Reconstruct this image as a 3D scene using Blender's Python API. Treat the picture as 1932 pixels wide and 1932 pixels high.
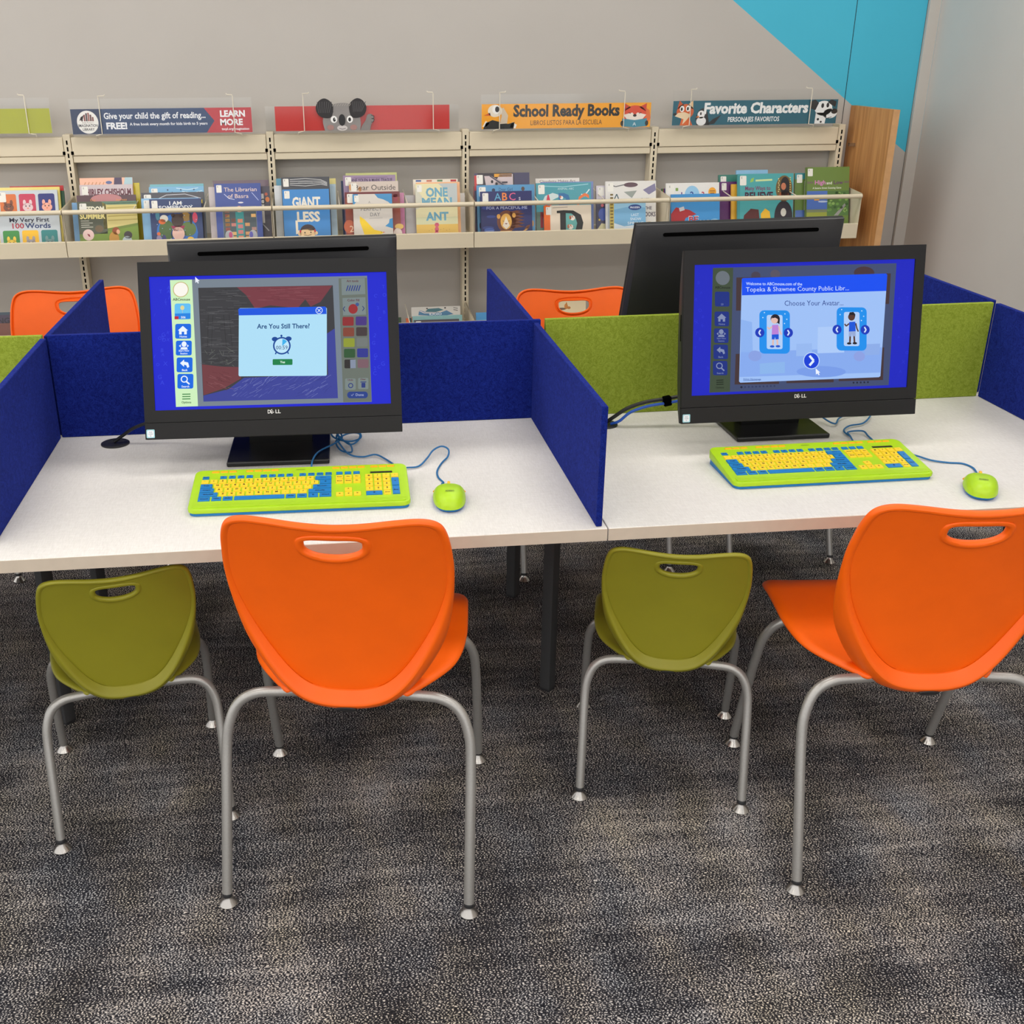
import bpy, math, random
from mathutils import Vector, Matrix
random.seed(7)
scn = bpy.context.scene
for o in list(bpy.data.objects): bpy.data.objects.remove(o)
col = scn.collection
R = math.radians

# ------------------------------------------------------------------ camera
cam_d = bpy.data.cameras.new('camera'); cam = bpy.data.objects.new('camera', cam_d); col.objects.link(cam)
scn.camera = cam
PITCH, YAW, ROLL = R(23.173), R(6.5415), R(-0.304)
fw = Vector((math.sin(YAW)*math.cos(PITCH), math.cos(YAW)*math.cos(PITCH), -math.sin(PITCH)))
rt = fw.cross(Vector((0, 0, 1))).normalized(); up = rt.cross(fw)
rt2 = rt*math.cos(ROLL) + up*math.sin(ROLL); up2 = -rt*math.sin(ROLL) + up*math.cos(ROLL)
M = Matrix((rt2, up2, -fw)).transposed().to_4x4(); M.translation = Vector((-0.5474, -1.9447, 1.5516))
cam.matrix_world = M
cam_d.sensor_width = 36.0; cam_d.sensor_fit = 'HORIZONTAL'
cam_d.lens = 36.0*2056.48/1932.0
cam_d.shift_x = (966.0-844.04)/1932.0
cam_d.clip_start = 0.05; cam_d.clip_end = 60

# ------------------------------------------------------------------ world, exposure
w = bpy.data.worlds.new('room_ambient'); scn.world = w; w.use_nodes = True
bg = w.node_tree.nodes['Background']; bg.inputs[0].default_value = (1.0, 0.99, 0.98, 1); bg.inputs[1].default_value = 1.5
vs = scn.view_settings
vs.view_transform = 'Standard'; vs.look = 'None'; vs.gamma = 1.0; vs.use_curve_mapping = False; vs.exposure = 0.0
LIGHT_W = 8.4          # watts per ceiling panel
LIGHT_C = (1.0, 0.965, 0.92)

# ------------------------------------------------------------------ helpers
def lin(c):
    r = []
    for x in c[:3]:
        x = x/255.0
        r.append(x/12.92 if x <= .04045 else ((x+.055)/1.055)**2.4)
    return tuple(r)
MATS = {}
def nodes(name):
    m = bpy.data.materials.new(name); m.use_nodes = True
    nt = m.node_tree; b = nt.nodes['Principled BSDF']
    return m, nt, b
def N(nt, t, **kw):
    n = nt.nodes.new(t)
    for k, v in kw.items():
        if k.startswith('i_'):
            n.inputs[int(k[2:])].default_value = v
        else: setattr(n, k, v)
    return n
def L(nt, a, b): nt.links.new(a, b)
def mat(name, c, rough=.5, metal=0, var=.06, scale=30, bump=0, spec=.5, stretch=None, coat=0):
    """plain surface with slight procedural tone variation"""
    if name in MATS: return MATS[name]
    m, nt, b = nodes(name); c = lin(c)
    tc = N(nt, 'ShaderNodeTexCoord'); src = tc.outputs['Object']
    if stretch:
        mp = N(nt, 'ShaderNodeMapping'); mp.inputs['Scale'].default_value = stretch; L(nt, src, mp.inputs[0]); src = mp.outputs[0]
    nz = N(nt, 'ShaderNodeTexNoise'); nz.inputs['Scale'].default_value = scale; nz.inputs['Detail'].default_value = 4
    L(nt, src, nz.inputs['Vector'])
    rp = N(nt, 'ShaderNodeValToRGB')
    rp.color_ramp.elements[0].position = .3; rp.color_ramp.elements[1].position = .7
    rp.color_ramp.elements[0].color = tuple(x*(1-var) for x in c)+(1,); rp.color_ramp.elements[1].color = tuple(min(1, x*(1+var)) for x in c)+(1,)
    L(nt, nz.outputs['Fac'], rp.inputs[0]); L(nt, rp.outputs[0], b.inputs['Base Color'])
    b.inputs['Roughness'].default_value = rough; b.inputs['Metallic'].default_value = metal
    b.inputs['Specular IOR Level'].default_value = spec; b.inputs['Coat Weight'].default_value = coat
    if bump:
        bp = N(nt, 'ShaderNodeBump'); bp.inputs['Strength'].default_value = bump; bp.inputs['Distance'].default_value = .002
        L(nt, nz.outputs['Fac'], bp.inputs['Height']); L(nt, bp.outputs[0], b.inputs['Normal'])
    MATS[name] = m; return m

def link(o, parent=None):
    col.objects.link(o)
    if parent is not None: o.parent = parent
    return o
def tag(o, label=None, cat=None, group=None, kind=None):
    if label: o['label'] = label
    if cat: o['category'] = cat
    if group: o['group'] = group
    if kind: o['kind'] = kind
    return o
def empty(name, loc=(0, 0, 0), rz=0, label=None, cat=None, group=None):
    o = bpy.data.objects.new(name, None); o.empty_display_size = .05
    o.location = loc; o.rotation_euler = (0, 0, rz); link(o)
    return tag(o, label, cat, group)

class MB:
    def __init__(s): s.v = []; s.f = []
    def add(s, vs, fs):
        n = len(s.v); s.v += [tuple(v) for v in vs]; s.f += [tuple(i+n for i in f) for f in fs]; return s
    def box(s, x0, x1, y0, y1, z0, z1):
        return s.add([(x0, y0, z0), (x1, y0, z0), (x1, y1, z0), (x0, y1, z0), (x0, y0, z1), (x1, y0, z1), (x1, y1, z1), (x0, y1, z1)],
                     [(0, 3, 2, 1), (4, 5, 6, 7), (0, 1, 5, 4), (1, 2, 6, 5), (2, 3, 7, 6), (3, 0, 4, 7)])
    def prism(s, pts, fn, a, b):
        """polygon pts (p,q) swept from a to b; fn(p,q,t)->xyz"""
        n = len(pts)
        vs = [fn(p, q, a) for p, q in pts]+[fn(p, q, b) for p, q in pts]
        fs = [tuple(range(n))[::-1], tuple(range(n, 2*n))]+[(i, (i+1) % n, (i+1) % n+n, i+n) for i in range(n)]
        return s.add(vs, fs)
    def grid(s, rows, closed_u=False, closed_v=False, cap=False):
        nu = len(rows[0]); nv = len(rows); vs = [p for r in rows for p in r]; fs = []
        for j in range(nv if closed_v else nv-1):
            for i in range(nu if closed_u else nu-1):
                a = j*nu+i; b = j*nu+(i+1) % nu; c = ((j+1) % nv)*nu+(i+1) % nu; d = ((j+1) % nv)*nu+i
                fs.append((a, b, c, d))
        if cap: fs.append(tuple(range(nu))[::-1]); fs.append(tuple((nv-1)*nu+i for i in range(nu)))
        return s.add(vs, fs)
    def tube(s, path, r, n=10, cap=True):
        P = [Vector(p) for p in path]; rows = []; t0 = (P[1]-P[0]).normalized()
        nrm = t0.orthogonal().normalized()
        for i, p in enumerate(P):
            t = (P[min(i+1, len(P)-1)]-P[max(i-1, 0)]).normalized()
            nrm = (nrm-t*nrm.dot(t)).normalized(); bn = t.cross(nrm)
            rr = r[i] if isinstance(r, (list, tuple)) else r
            rows.append([p+nrm*rr*math.cos(2*math.pi*k/n)+bn*rr*math.sin(2*math.pi*k/n) for k in range(n)])
        return s.grid(rows, closed_u=True, cap=cap)
    def lathe(s, prof, n=20, c=(0, 0, 0)):
        rows = [[(c[0]+r*math.cos(2*math.pi*k/n), c[1]+r*math.sin(2*math.pi*k/n), c[2]+z) for k in range(n)] for r, z in prof]
        return s.grid(rows, closed_u=True, cap=True)
    def build(s, name, m, parent=None, smooth=False, angle=40):
        me = bpy.data.meshes.new(name); me.from_pydata(s.v, [], s.f); me.update()
        if m: me.materials.append(m)
        if smooth:
            me.polygons.foreach_set('use_smooth', [True]*len(me.polygons)); me.set_sharp_from_angle(angle=R(angle))
        return link(bpy.data.objects.new(name, me), parent)
def bev(o, wd, seg=2):
    b = o.modifiers.new('edge', 'BEVEL'); b.width = wd; b.segments = seg; b.limit_method = 'ANGLE'; b.angle_limit = R(35)
    return o
def spline(pts, n=8, closed=False):
    P = [Vector(p) for p in pts]; out = []; m = len(P)
    for i in range(m if closed else m-1):
        p0 = P[(i-1) % m] if closed or i > 0 else P[0]*2-P[1]
        p1 = P[i]; p2 = P[(i+1) % m]; p3 = P[(i+2) % m] if closed or i+2 < m else P[-1]*2-P[-2]
        for k in range(n):
            t = k/n
            out.append(0.5*((2*p1)+(p2-p0)*t+(2*p0-5*p1+4*p2-p3)*t*t+(3*p1-p0-3*p2+p3)*t*t*t))
    if not closed: out.append(P[-1])
    return out
def lerp(a, b, t): return a+(b-a)*t
def interp(tab, x):
    if x <= tab[0][0]: return tab[0][1]
    for (a, b), (c, d) in zip(tab, tab[1:]):
        if x <= c: 
            t = (x-a)/(c-a); t = t; return b+(d-b)*t
    return tab[-1][1]

# ------------------------------------------------------------------ lettering: one mesh per glyph of the built-in font
GL = {}
def make_glyphs():
    chars = ''.join(chr(i) for i in range(33, 127)); tmp = []
    for bold in (0, 1, 2):
        for c in chars:
            for k, body in ((0, c), (1, c+'|'), (2, '|')):
                if k == 2 and c != '!': continue
                cu = bpy.data.curves.new('g', 'FONT'); cu.body = body; cu.size = 1; cu.resolution_u = 2; cu.offset = (0, .022, .042)[bold]
                o = bpy.data.objects.new('g', cu); col.objects.link(o); tmp.append((bold, c, k, o, cu))
    dg = bpy.context.evaluated_depsgraph_get(); bar = {}; adv = {}
    for bold, c, k, o, cu in tmp:
        ev = o.evaluated_get(dg); me = ev.to_mesh()
        vs = [(v.co.x, v.co.y) for v in me.vertices]; fs = [tuple(p.vertices) for p in me.polygons]
        if k == 0: GL[(bold, c)] = [vs, fs, .5]
        elif k == 1: adv[(bold, c)] = max(v[0] for v in vs) if vs else .5
        else: bar[bold] = max(v[0] for v in vs)
        ev.to_mesh_clear()
    for (bold, c), a in adv.items(): GL[(bold, c)][2] = a-bar[bold]
    for *_, o, cu in tmp: bpy.data.objects.remove(o); bpy.data.curves.remove(cu)
make_glyphs()

class Art:
    """flat print: coloured shapes in thin layers on one plane (x right, z up, facing -y)"""
    def __init__(s, mp=None, yd=1, eps=3e-5):
        s.p = []; s.mp = mp or (lambda x, y: (x, y)); s.layer = 0; s.yd = yd; s.eps = eps
    def up(s): s.layer += 1; return s
    def poly(s, pts, c):
        s.p.append(([s.mp(*q) for q in pts], [tuple(range(len(pts)))], lin(c), s.layer)); return s
    def rect(s, x0, y0, x1, y1, c): return s.poly([(x0, y0), (x1, y0), (x1, y1), (x0, y1)], c)
    def ell(s, cx, cy, rx, ry, c, n=20, a0=0, a1=360):
        m = n if a1-a0 >= 360 else n+1
        return s.poly([(cx+rx*math.cos(R(a0+(a1-a0)*k/n)), cy+ry*math.sin(R(a0+(a1-a0)*k/n))) for k in range(m)], c)
    def ring(s, cx, cy, r, wd, c, n=24, ry=None):
        ry = ry or r
        for k in range(n):
            a, b = 2*math.pi*k/n, 2*math.pi*(k+1)/n; q = 1-wd/r
            s.poly([(cx+r*math.cos(a), cy+ry*math.sin(a)), (cx+r*math.cos(b), cy+ry*math.sin(b)), (cx+q*r*math.cos(b), cy+q*ry*math.sin(b)), (cx+q*r*math.cos(a), cy+q*ry*math.sin(a))], c)
        return s
    def rrect(s, x0, y0, x1, y1, r, c, n=4):
        if x0 > x1: x0, x1 = x1, x0
        if y0 > y1: y0, y1 = y1, y0
        pts = []
        for cx, cy, a in ((x1-r, y0+r, -90), (x1-r, y1-r, 0), (x0+r, y1-r, 90), (x0+r, y0+r, 180)):
            pts += [(cx+r*math.cos(R(a+90*k/n)), cy+r*math.sin(R(a+90*k/n))) for k in range(n+1)]
        return s.poly(pts, c)
    def line(s, pts, wd, c):
        for (x0, y0), (x1, y1) in zip(pts, pts[1:]):
            d = math.hypot(x1-x0, y1-y0) or 1; nx, ny = -(y1-y0)/d*wd/2, (x1-x0)/d*wd/2
            s.poly([(x0+nx, y0+ny), (x0-nx, y0-ny), (x1-nx, y1-ny), (x1+nx, y1+ny)], c)
        return s
    def text(s, t, x, y, size, c, al='l', sx=1.0, bold=1, rot=0, width=None, shear=0, sp=0):
        W = sum((GL[(bold, ch)][2] if ch != ' ' else .28)+sp for ch in t)
        if width: sx = width/(W*size)
        ox = {'l': 0, 'c': -W/2, 'r': -W}[al]; ca, sa = math.cos(R(rot)), math.sin(R(rot)); vs = []; fs = []
        for ch in t:
            if ch == ' ': ox += .28+sp; continue
            g = GL[(bold, ch)]; n = len(vs)
            for gx, gy in g[0]:
                px, py = (gx+ox+gy*shear)*size*sx, gy*size
                px, py = px*ca-py*sa, px*sa+py*ca
                vs.append(s.mp(x+px, y+s.yd*py))
            fs += [tuple(i+n for i in f) for f in g[1]]; ox += g[2]+sp
        s.p.append((vs, fs, lin(c), s.layer)); return s
    def build(s, name, m, parent=None, flat=False, off=0):
        vs, fs, cs = [], [], []
        for p, f, c, ly in s.p:
            n = len(vs); d = -(off+s.eps*ly)
            vs += [(u, v, -d) if flat else (u, d, v) for u, v in p]
            for q in f: fs.append(tuple(i+n for i in q)); cs.append((c, len(q)))
        me = bpy.data.meshes.new(name); me.from_pydata(vs, [], fs); me.update()
        at = me.color_attributes.new('Col', 'FLOAT_COLOR', 'CORNER'); buf = []
        for c, k in cs: buf += [c[0], c[1], c[2], 1.0]*k
        at.data.foreach_set('color', buf)
        me.materials.append(m)
        return link(bpy.data.objects.new(name, me), parent)
def quadmap(TL, TR, BL, BR, W, H, x0=None, z0=0):
    """picture-plane quad -> flat W x H sheet (bilinear), origin bottom centre"""
    if x0 is None: x0 = -W/2
    def f(x, y):
        u, v = .5, .5
        for _ in range(8):
            px = lerp(lerp(TL[0], TR[0], u), lerp(BL[0], BR[0], u), v); py = lerp(lerp(TL[1], TR[1], u), lerp(BL[1], BR[1], u), v)
            ux = lerp(TR[0]-TL[0], BR[0]-BL[0], v); uy = lerp(TR[1]-TL[1], BR[1]-BL[1], v)
            vx = lerp(BL[0]-TL[0], BR[0]-TR[0], u); vy = lerp(BL[1]-TL[1], BR[1]-TR[1], u)
            dx, dy = x-px, y-py; det = ux*vy-uy*vx
            u += (dx*vy-dy*vx)/det; v += (ux*dy-uy*dx)/det
        return (x0+u*W, z0+(1-v)*H)
    return f

# print / screen materials (colour comes from the printed shapes)
def print_mat(name, rough, coat=0):
    m, nt, b = nodes(name); at = N(nt, 'ShaderNodeAttribute'); at.attribute_name = 'Col'
    L(nt, at.outputs['Color'], b.inputs['Base Color']); b.inputs['Roughness'].default_value = rough
    b.inputs['Coat Weight'].default_value = coat; b.inputs['Coat Roughness'].default_value = .15
    return m
M_PRINT = print_mat('printed_paper', .4, .25)
M_KEYTXT = print_mat('key_print', .6)
m, nt, b = nodes('lit_screen'); at = N(nt, 'ShaderNodeAttribute'); at.attribute_name = 'Col'
b.inputs['Base Color'].default_value = (.004, .004, .004, 1); b.inputs['Roughness'].default_value = .5; b.inputs['Specular IOR Level'].default_value = .12
L(nt, at.outputs['Color'], b.inputs['Emission Color']); b.inputs['Emission Strength'].default_value = 1.0
M_SCREEN = m

# ------------------------------------------------------------------ surface materials
def felt(name, c, c2):
    m, nt, b = nodes(name); tc = N(nt, 'ShaderNodeTexCoord')
    n1 = N(nt, 'ShaderNodeTexNoise'); n1.inputs['Scale'].default_value = 60; n1.inputs['Detail'].default_value = 8; n1.inputs['Distortion'].default_value = 2.5
    n2 = N(nt, 'ShaderNodeTexNoise'); n2.inputs['Scale'].default_value = 420; n2.inputs['Detail'].default_value = 3
    L(nt, tc.outputs['Object'], n1.inputs['Vector']); L(nt, tc.outputs['Object'], n2.inputs['Vector'])
    ad = N(nt, 'ShaderNodeMath', operation='MULTIPLY_ADD', i_1=.5); L(nt, n1.outputs['Fac'], ad.inputs[0])
    h = N(nt, 'ShaderNodeMath', operation='MULTIPLY', i_1=.5); L(nt, n2.outputs['Fac'], h.inputs[0]); L(nt, h.outputs[0], ad.inputs[2])
    rp = N(nt, 'ShaderNodeValToRGB'); rp.color_ramp.elements[0].position = .36; rp.color_ramp.elements[1].position = .64
    rp.color_ramp.elements[0].color = lin(c)+(1,); rp.color_ramp.elements[1].color = lin(c2)+(1,)
    L(nt, ad.outputs[0], rp.inputs[0]); L(nt, rp.outputs[0], b.inputs['Base Color'])
    b.inputs['Roughness'].default_value = .95; b.inputs['Specular IOR Level'].default_value = .15
    b.inputs['Sheen Weight'].default_value = .10; b.inputs['Sheen Roughness'].default_value = .5
    b.inputs['Sheen Tint'].default_value = tuple(min(1, x*2+.05) for x in lin(c2))+(1,)
    bp = N(nt, 'ShaderNodeBump'); bp.inputs['Strength'].default_value = .25; bp.inputs['Distance'].default_value = .001
    L(nt, ad.outputs[0], bp.inputs['Height']); L(nt, bp.outputs[0], b.inputs['Normal']); return m
M_BLUE = felt('blue_felt', (7, 18, 90), (25, 45, 136))
M_GREEN = felt('green_felt', (118, 136, 34), (154, 170, 66))

def carpet():
    m, nt, b = nodes('carpet_loop_pile'); tc = N(nt, 'ShaderNodeTexCoord'); P = tc.outputs['Object']
    sep = N(nt, 'ShaderNodeSeparateXYZ'); L(nt, P, sep.inputs[0])
    def mth(op, a, bb, c=None):
        n = N(nt, 'ShaderNodeMath', operation=op)
        for i, q in enumerate((a, bb, c)):
            if q is None: continue
            if isinstance(q, (int, float)): n.inputs[i].default_value = q
            else: L(nt, q, n.inputs[i])
        return n.outputs[0]
    def noise(scale, det=2, vec=P, dist=0, sc3=None):
        if sc3:
            mp = N(nt, 'ShaderNodeMapping'); mp.inputs['Scale'].default_value = sc3; L(nt, vec, mp.inputs[0]); vec = mp.outputs[0]
        n = N(nt, 'ShaderNodeTexNoise'); n.inputs['Scale'].default_value = scale; n.inputs['Detail'].default_value = det; n.inputs['Distortion'].default_value = dist
        L(nt, vec, n.inputs['Vector']); return n.outputs['Fac']
    # zig-zag rows of loops: the wale snakes left and right every few millimetres
    ydisp = mth('MULTIPLY_ADD', noise(60, 2), .014, sep.outputs[1])
    xdisp = mth('MULTIPLY_ADD', noise(70, 2), .020, sep.outputs[0])
    tri = mth('PINGPONG', mth('MULTIPLY', ydisp, 1.0), .0055)
    zx = mth('MULTIPLY_ADD', tri, .75, xdisp)
    wx = mth('SINE', mth('MULTIPLY', zx, 2*math.pi/.0070), None)
    wy = mth('SINE', mth('MULTIPLY', ydisp, 2*math.pi/.0050), None)
    loop = mth('MULTIPLY_ADD', mth('MULTIPLY', wx, wy), .30, mth('MULTIPLY_ADD', wx, .20, .5))
    fine = noise(255, 2)
    v = mth('MULTIPLY_ADD', mth('SUBTRACT', fine, .5), 1.35, loop)
    # broad streaks, blocks and the tone of the yarn
    blk = noise(5.0, 3, sc3=(1.0, .45, 1)); blk2 = noise(4.2, 3, sc3=(.4, 1.3, 1)); str_ = noise(16, 3, sc3=(.25, 2.2, 1))
    patch = mth('ADD', mth('MULTIPLY', mth('SUBTRACT', blk, .5), .55), mth('MULTIPLY', mth('SUBTRACT', blk2, .5), .45))
    patch = mth('MULTIPLY_ADD', mth('SUBTRACT', str_, .5), .35, patch)
    v = mth('ADD', v, patch)
    rp = N(nt, 'ShaderNodeValToRGB'); cr = rp.color_ramp
    cr.elements[0].position = .34; cr.elements[0].color = lin((34, 34, 38))+(1,)
    cr.elements[1].position = .96; cr.elements[1].color = lin((218, 212, 204))+(1,)
    e = cr.elements.new(.55); e.color = lin((76, 76, 80))+(1,)
    e = cr.elements.new(.74); e.color = lin((156, 153, 150))+(1,)
    L(nt, v, rp.inputs[0])
    # warm and cool yarn patches
    tint = N(nt, 'ShaderNodeValToRGB'); ct = tint.color_ramp
    ct.elements[0].position = .32; ct.elements[0].color = (.90, .95, 1.04, 1); ct.elements[1].position = .68; ct.elements[1].color = (1.06, 1.0, .88, 1)
    e = ct.elements.new(.5); e.color = (1, .97, .97, 1)
    L(nt, noise(7, 4, sc3=(1, .6, 1)), tint.inputs[0])
    mx = N(nt, 'ShaderNodeMix', data_type='RGBA', blend_type='MULTIPLY'); mx.inputs[0].default_value = 1
    L(nt, rp.outputs[0], mx.inputs[6]); L(nt, tint.outputs[0], mx.inputs[7])
    L(nt, mx.outputs[2], b.inputs['Base Color']); b.inputs['Roughness'].default_value = 1; b.inputs['Specular IOR Level'].default_value = .1
    bp = N(nt, 'ShaderNodeBump'); bp.inputs['Strength'].default_value = .5; bp.inputs['Distance'].default_value = .003
    L(nt, v, bp.inputs['Height']); L(nt, bp.outputs[0], b.inputs['Normal']); return m
def wall_paint():
    """grey paint with the slanted turquoise field of the back wall"""
    m, nt, b = nodes('painted_wall'); tc = N(nt, 'ShaderNodeTexCoord'); sep = N(nt, 'ShaderNodeSeparateXYZ'); L(nt, tc.outputs['Object'], sep.inputs[0])
    a = N(nt, 'ShaderNodeMath', operation='MULTIPLY_ADD', i_1=.717); L(nt, sep.outputs[0], a.inputs[0]); L(nt, sep.outputs[2], a.inputs[2])
    g = N(nt, 'ShaderNodeMath', operation='GREATER_THAN', i_1=2.779); L(nt, a.outputs[0], g.inputs[0])
    nz = N(nt, 'ShaderNodeTexNoise'); nz.inputs['Scale'].default_value = 3; nz.inputs['Detail'].default_value = 5; L(nt, tc.outputs['Object'], nz.inputs['Vector'])
    r1 = N(nt, 'ShaderNodeValToRGB'); r1.color_ramp.elements[0].color = lin((183, 178, 172))+(1,); r1.color_ramp.elements[1].color = lin((190, 185, 179))+(1,)
    r2 = N(nt, 'ShaderNodeValToRGB'); r2.color_ramp.elements[0].color = lin((64, 182, 212))+(1,); r2.color_ramp.elements[1].color = lin((70, 188, 218))+(1,)
    L(nt, nz.outputs['Fac'], r1.inputs[0]); L(nt, nz.outputs['Fac'], r2.inputs[0])
    mx = N(nt, 'ShaderNodeMix', data_type='RGBA'); L(nt, g.outputs[0], mx.inputs[0]); L(nt, r1.outputs[0], mx.inputs[6]); L(nt, r2.outputs[0], mx.inputs[7])
    L(nt, mx.outputs[2], b.inputs['Base Color']); b.inputs['Roughness'].default_value = .6
    n2 = N(nt, 'ShaderNodeTexNoise'); n2.inputs['Scale'].default_value = 180; L(nt, tc.outputs['Object'], n2.inputs['Vector'])
    bp = N(nt, 'ShaderNodeBump'); bp.inputs['Strength'].default_value = .06; bp.inputs['Distance'].default_value = .002; L(nt, n2.outputs['Fac'], bp.inputs['Height']); L(nt, bp.outputs[0], b.inputs['Normal'])
    return m
def laminate():
    m, nt, b = nodes('white_linen_laminate'); tc = N(nt, 'ShaderNodeTexCoord')
    def st(s3):
        mp = N(nt, 'ShaderNodeMapping'); mp.inputs['Scale'].default_value = s3; L(nt, tc.outputs['Object'], mp.inputs[0])
        n = N(nt, 'ShaderNodeTexNoise'); n.inputs['Scale'].default_value = 1; n.inputs['Detail'].default_value = 3; L(nt, mp.outputs[0], n.inputs['Vector']); return n.outputs['Fac']
    a = N(nt, 'ShaderNodeMath', operation='ADD'); L(nt, st((60, 700, 60)), a.inputs[0]); L(nt, st((700, 60, 60)), a.inputs[1])
    rp = N(nt, 'ShaderNodeValToRGB'); rp.color_ramp.elements[0].position = .3; rp.color_ramp.elements[1].position = .7
    h = N(nt, 'ShaderNodeMath', operation='MULTIPLY', i_1=.5); L(nt, a.outputs[0], h.inputs[0]); L(nt, h.outputs[0], rp.inputs[0])
    rp.color_ramp.elements[0].color = lin((212, 208, 202))+(1,); rp.color_ramp.elements[1].color = lin((234, 231, 226))+(1,)
    L(nt, rp.outputs[0], b.inputs['Base Color']); b.inputs['Roughness'].default_value = .42; b.inputs['Specular IOR Level'].default_value = .4
    return m
def wood():
    m, nt, b = nodes('oak_veneer'); tc = N(nt, 'ShaderNodeTexCoord'); mp = N(nt, 'ShaderNodeMapping'); mp.inputs['Scale'].default_value = (14, 14, .9); L(nt, tc.outputs['Object'], mp.inputs[0])
    n = N(nt, 'ShaderNodeTexNoise'); n.inputs['Scale'].default_value = 3; n.inputs['Detail'].default_value = 8; n.inputs['Distortion'].default_value = .6; L(nt, mp.outputs[0], n.inputs['Vector'])
    rp = N(nt, 'ShaderNodeValToRGB'); rp.color_ramp.elements[0].position = .3; rp.color_ramp.elements[1].position = .7
    rp.color_ramp.elements[0].color = lin((178, 120, 66))+(1,); rp.color_ramp.elements[1].color = lin((216, 160, 98))+(1,)
    L(nt, n.outputs['Fac'], rp.inputs[0]); L(nt, rp.outputs[0], b.inputs['Base Color']); b.inputs['Roughness'].default_value = .5; return m
M_CARPET = carpet(); M_WALL = wall_paint(); M_LAM = laminate(); M_WOOD = wood()
M_GREYWALL = mat('grey_paint', (208, 203, 197), .6, var=.02, scale=3)
M_TRIM = mat('trim_paint', (196, 191, 184), .5, var=.02, scale=3)
M_DARK = mat('black_gap', (14, 14, 15), .8)
M_CREAM = mat('cream_enamel', (222, 210, 184), .38, var=.02, scale=8)
M_ORANGE = mat('orange_polypropylene', (243, 98, 0), .45, spec=.38, var=.03, scale=14, bump=.02)
M_OLIVE = mat('olive_polypropylene', (136, 132, 30), .45, spec=.38, var=.03, scale=14, bump=.02)
M_TUBE = mat('silver_powder_coat', (164, 162, 158), .34, metal=.55, var=.05, scale=300, bump=.05)
M_CHROME = mat('nickel_glide', (176, 172, 167), .22, metal=1, var=.03)
M_BLACK = mat('black_plastic', (38, 38, 40), .42, spec=.5, var=.06, scale=200)
M_BEZEL = mat('monitor_plastic', (30, 30, 31), .62, spec=.25, var=.06, scale=300, bump=.04)
M_BASE = mat('stand_plastic', (16, 16, 17), .3, var=.05)
M_SLOT = mat('vent_black', (3, 3, 3), .9, spec=.03)
M_LEG = mat('charcoal_steel', (62, 62, 63), .5, metal=.2, var=.06, scale=200)
M_LIME = mat('lime_plastic', (170, 212, 24), .42, var=.03, scale=40)
M_KYEL = mat('yellow_key', (246, 208, 40), .5, var=.03, scale=60)
M_KBLUE = mat('blue_key', (18, 120, 190), .5, var=.03, scale=60)
M_KORA = mat('orange_key', (252, 176, 16), .45, var=.03, scale=60)
M_CORD = mat('blue_cord', (24, 104, 160), .5, var=.05)
M_CORDK = mat('black_cord', (20, 20, 20), .5, var=.05)
M_CORDB = mat('ethernet_blue', (34, 84, 180), .5, var=.05)
M_PAGES = mat('book_pages', (232, 224, 206), .8, var=.05, scale=300, stretch=(1, 40, 1))
M_WIRE = mat('ivory_wire', (226, 218, 200), .4, var=.02)
m, nt, b = nodes('clear_acrylic'); nt.nodes.remove(b)
tr = N(nt, 'ShaderNodeBsdfTransparent'); tr.inputs[0].default_value = (.998, .999, .998, 1); gl = N(nt, 'ShaderNodeBsdfGlossy'); gl.inputs['Roughness'].default_value = .08
mx = N(nt, 'ShaderNodeMixShader'); mx.inputs[0].default_value = .02; L(nt, tr.outputs[0], mx.inputs[1]); L(nt, gl.outputs[0], mx.inputs[2]); L(nt, mx.outputs[0], nt.nodes['Material Output'].inputs[0])
M_ACR = m
m, nt, b = nodes('light_diffuser'); b.inputs['Emission Color'].default_value = LIGHT_C+(1,); b.inputs['Emission Strength'].default_value = 3.0; M_DIFF = m

# ------------------------------------------------------------------ lamps of the room: recessed ceiling panels
CEIL = 2.85
for ix in range(4):
    for iy in range(4):
        x = -3.6+ix*2.0; y = -3.4+iy*1.9
        t = empty('ceiling_light', (x, y, CEIL), 0, 'white ceiling light panel, %s row from the back wall, %s from the right wall' % (('fourth', 'third', 'second', 'first')[iy], ('fourth', 'third', 'second', 'first')[ix]), 'ceiling light', 'ceiling light panels')
        fr = MB()
        for a in ((-.62, -.6, -.32, .32), (.6, .62, -.32, .32), (-.62, .62, -.32, -.3), (-.62, .62, .3, .32)): fr.box(a[0], a[1], a[2], a[3], -.03, -.001)
        fr.build('frame', mat('white_frame', (230, 230, 228), .5), t)
        MB().box(-.6, .6, -.3, .3, -.02, -.012).build('diffuser', M_DIFF, t)
        ld = bpy.data.lights.new('lamp', 'AREA'); ld.shape = 'RECTANGLE'; ld.size = 1.2; ld.size_y = .6; ld.energy = LIGHT_W; ld.color = LIGHT_C
        lo = bpy.data.objects.new('lamp', ld); lo.location = (0, 0, -.035); link(lo, t)

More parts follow.
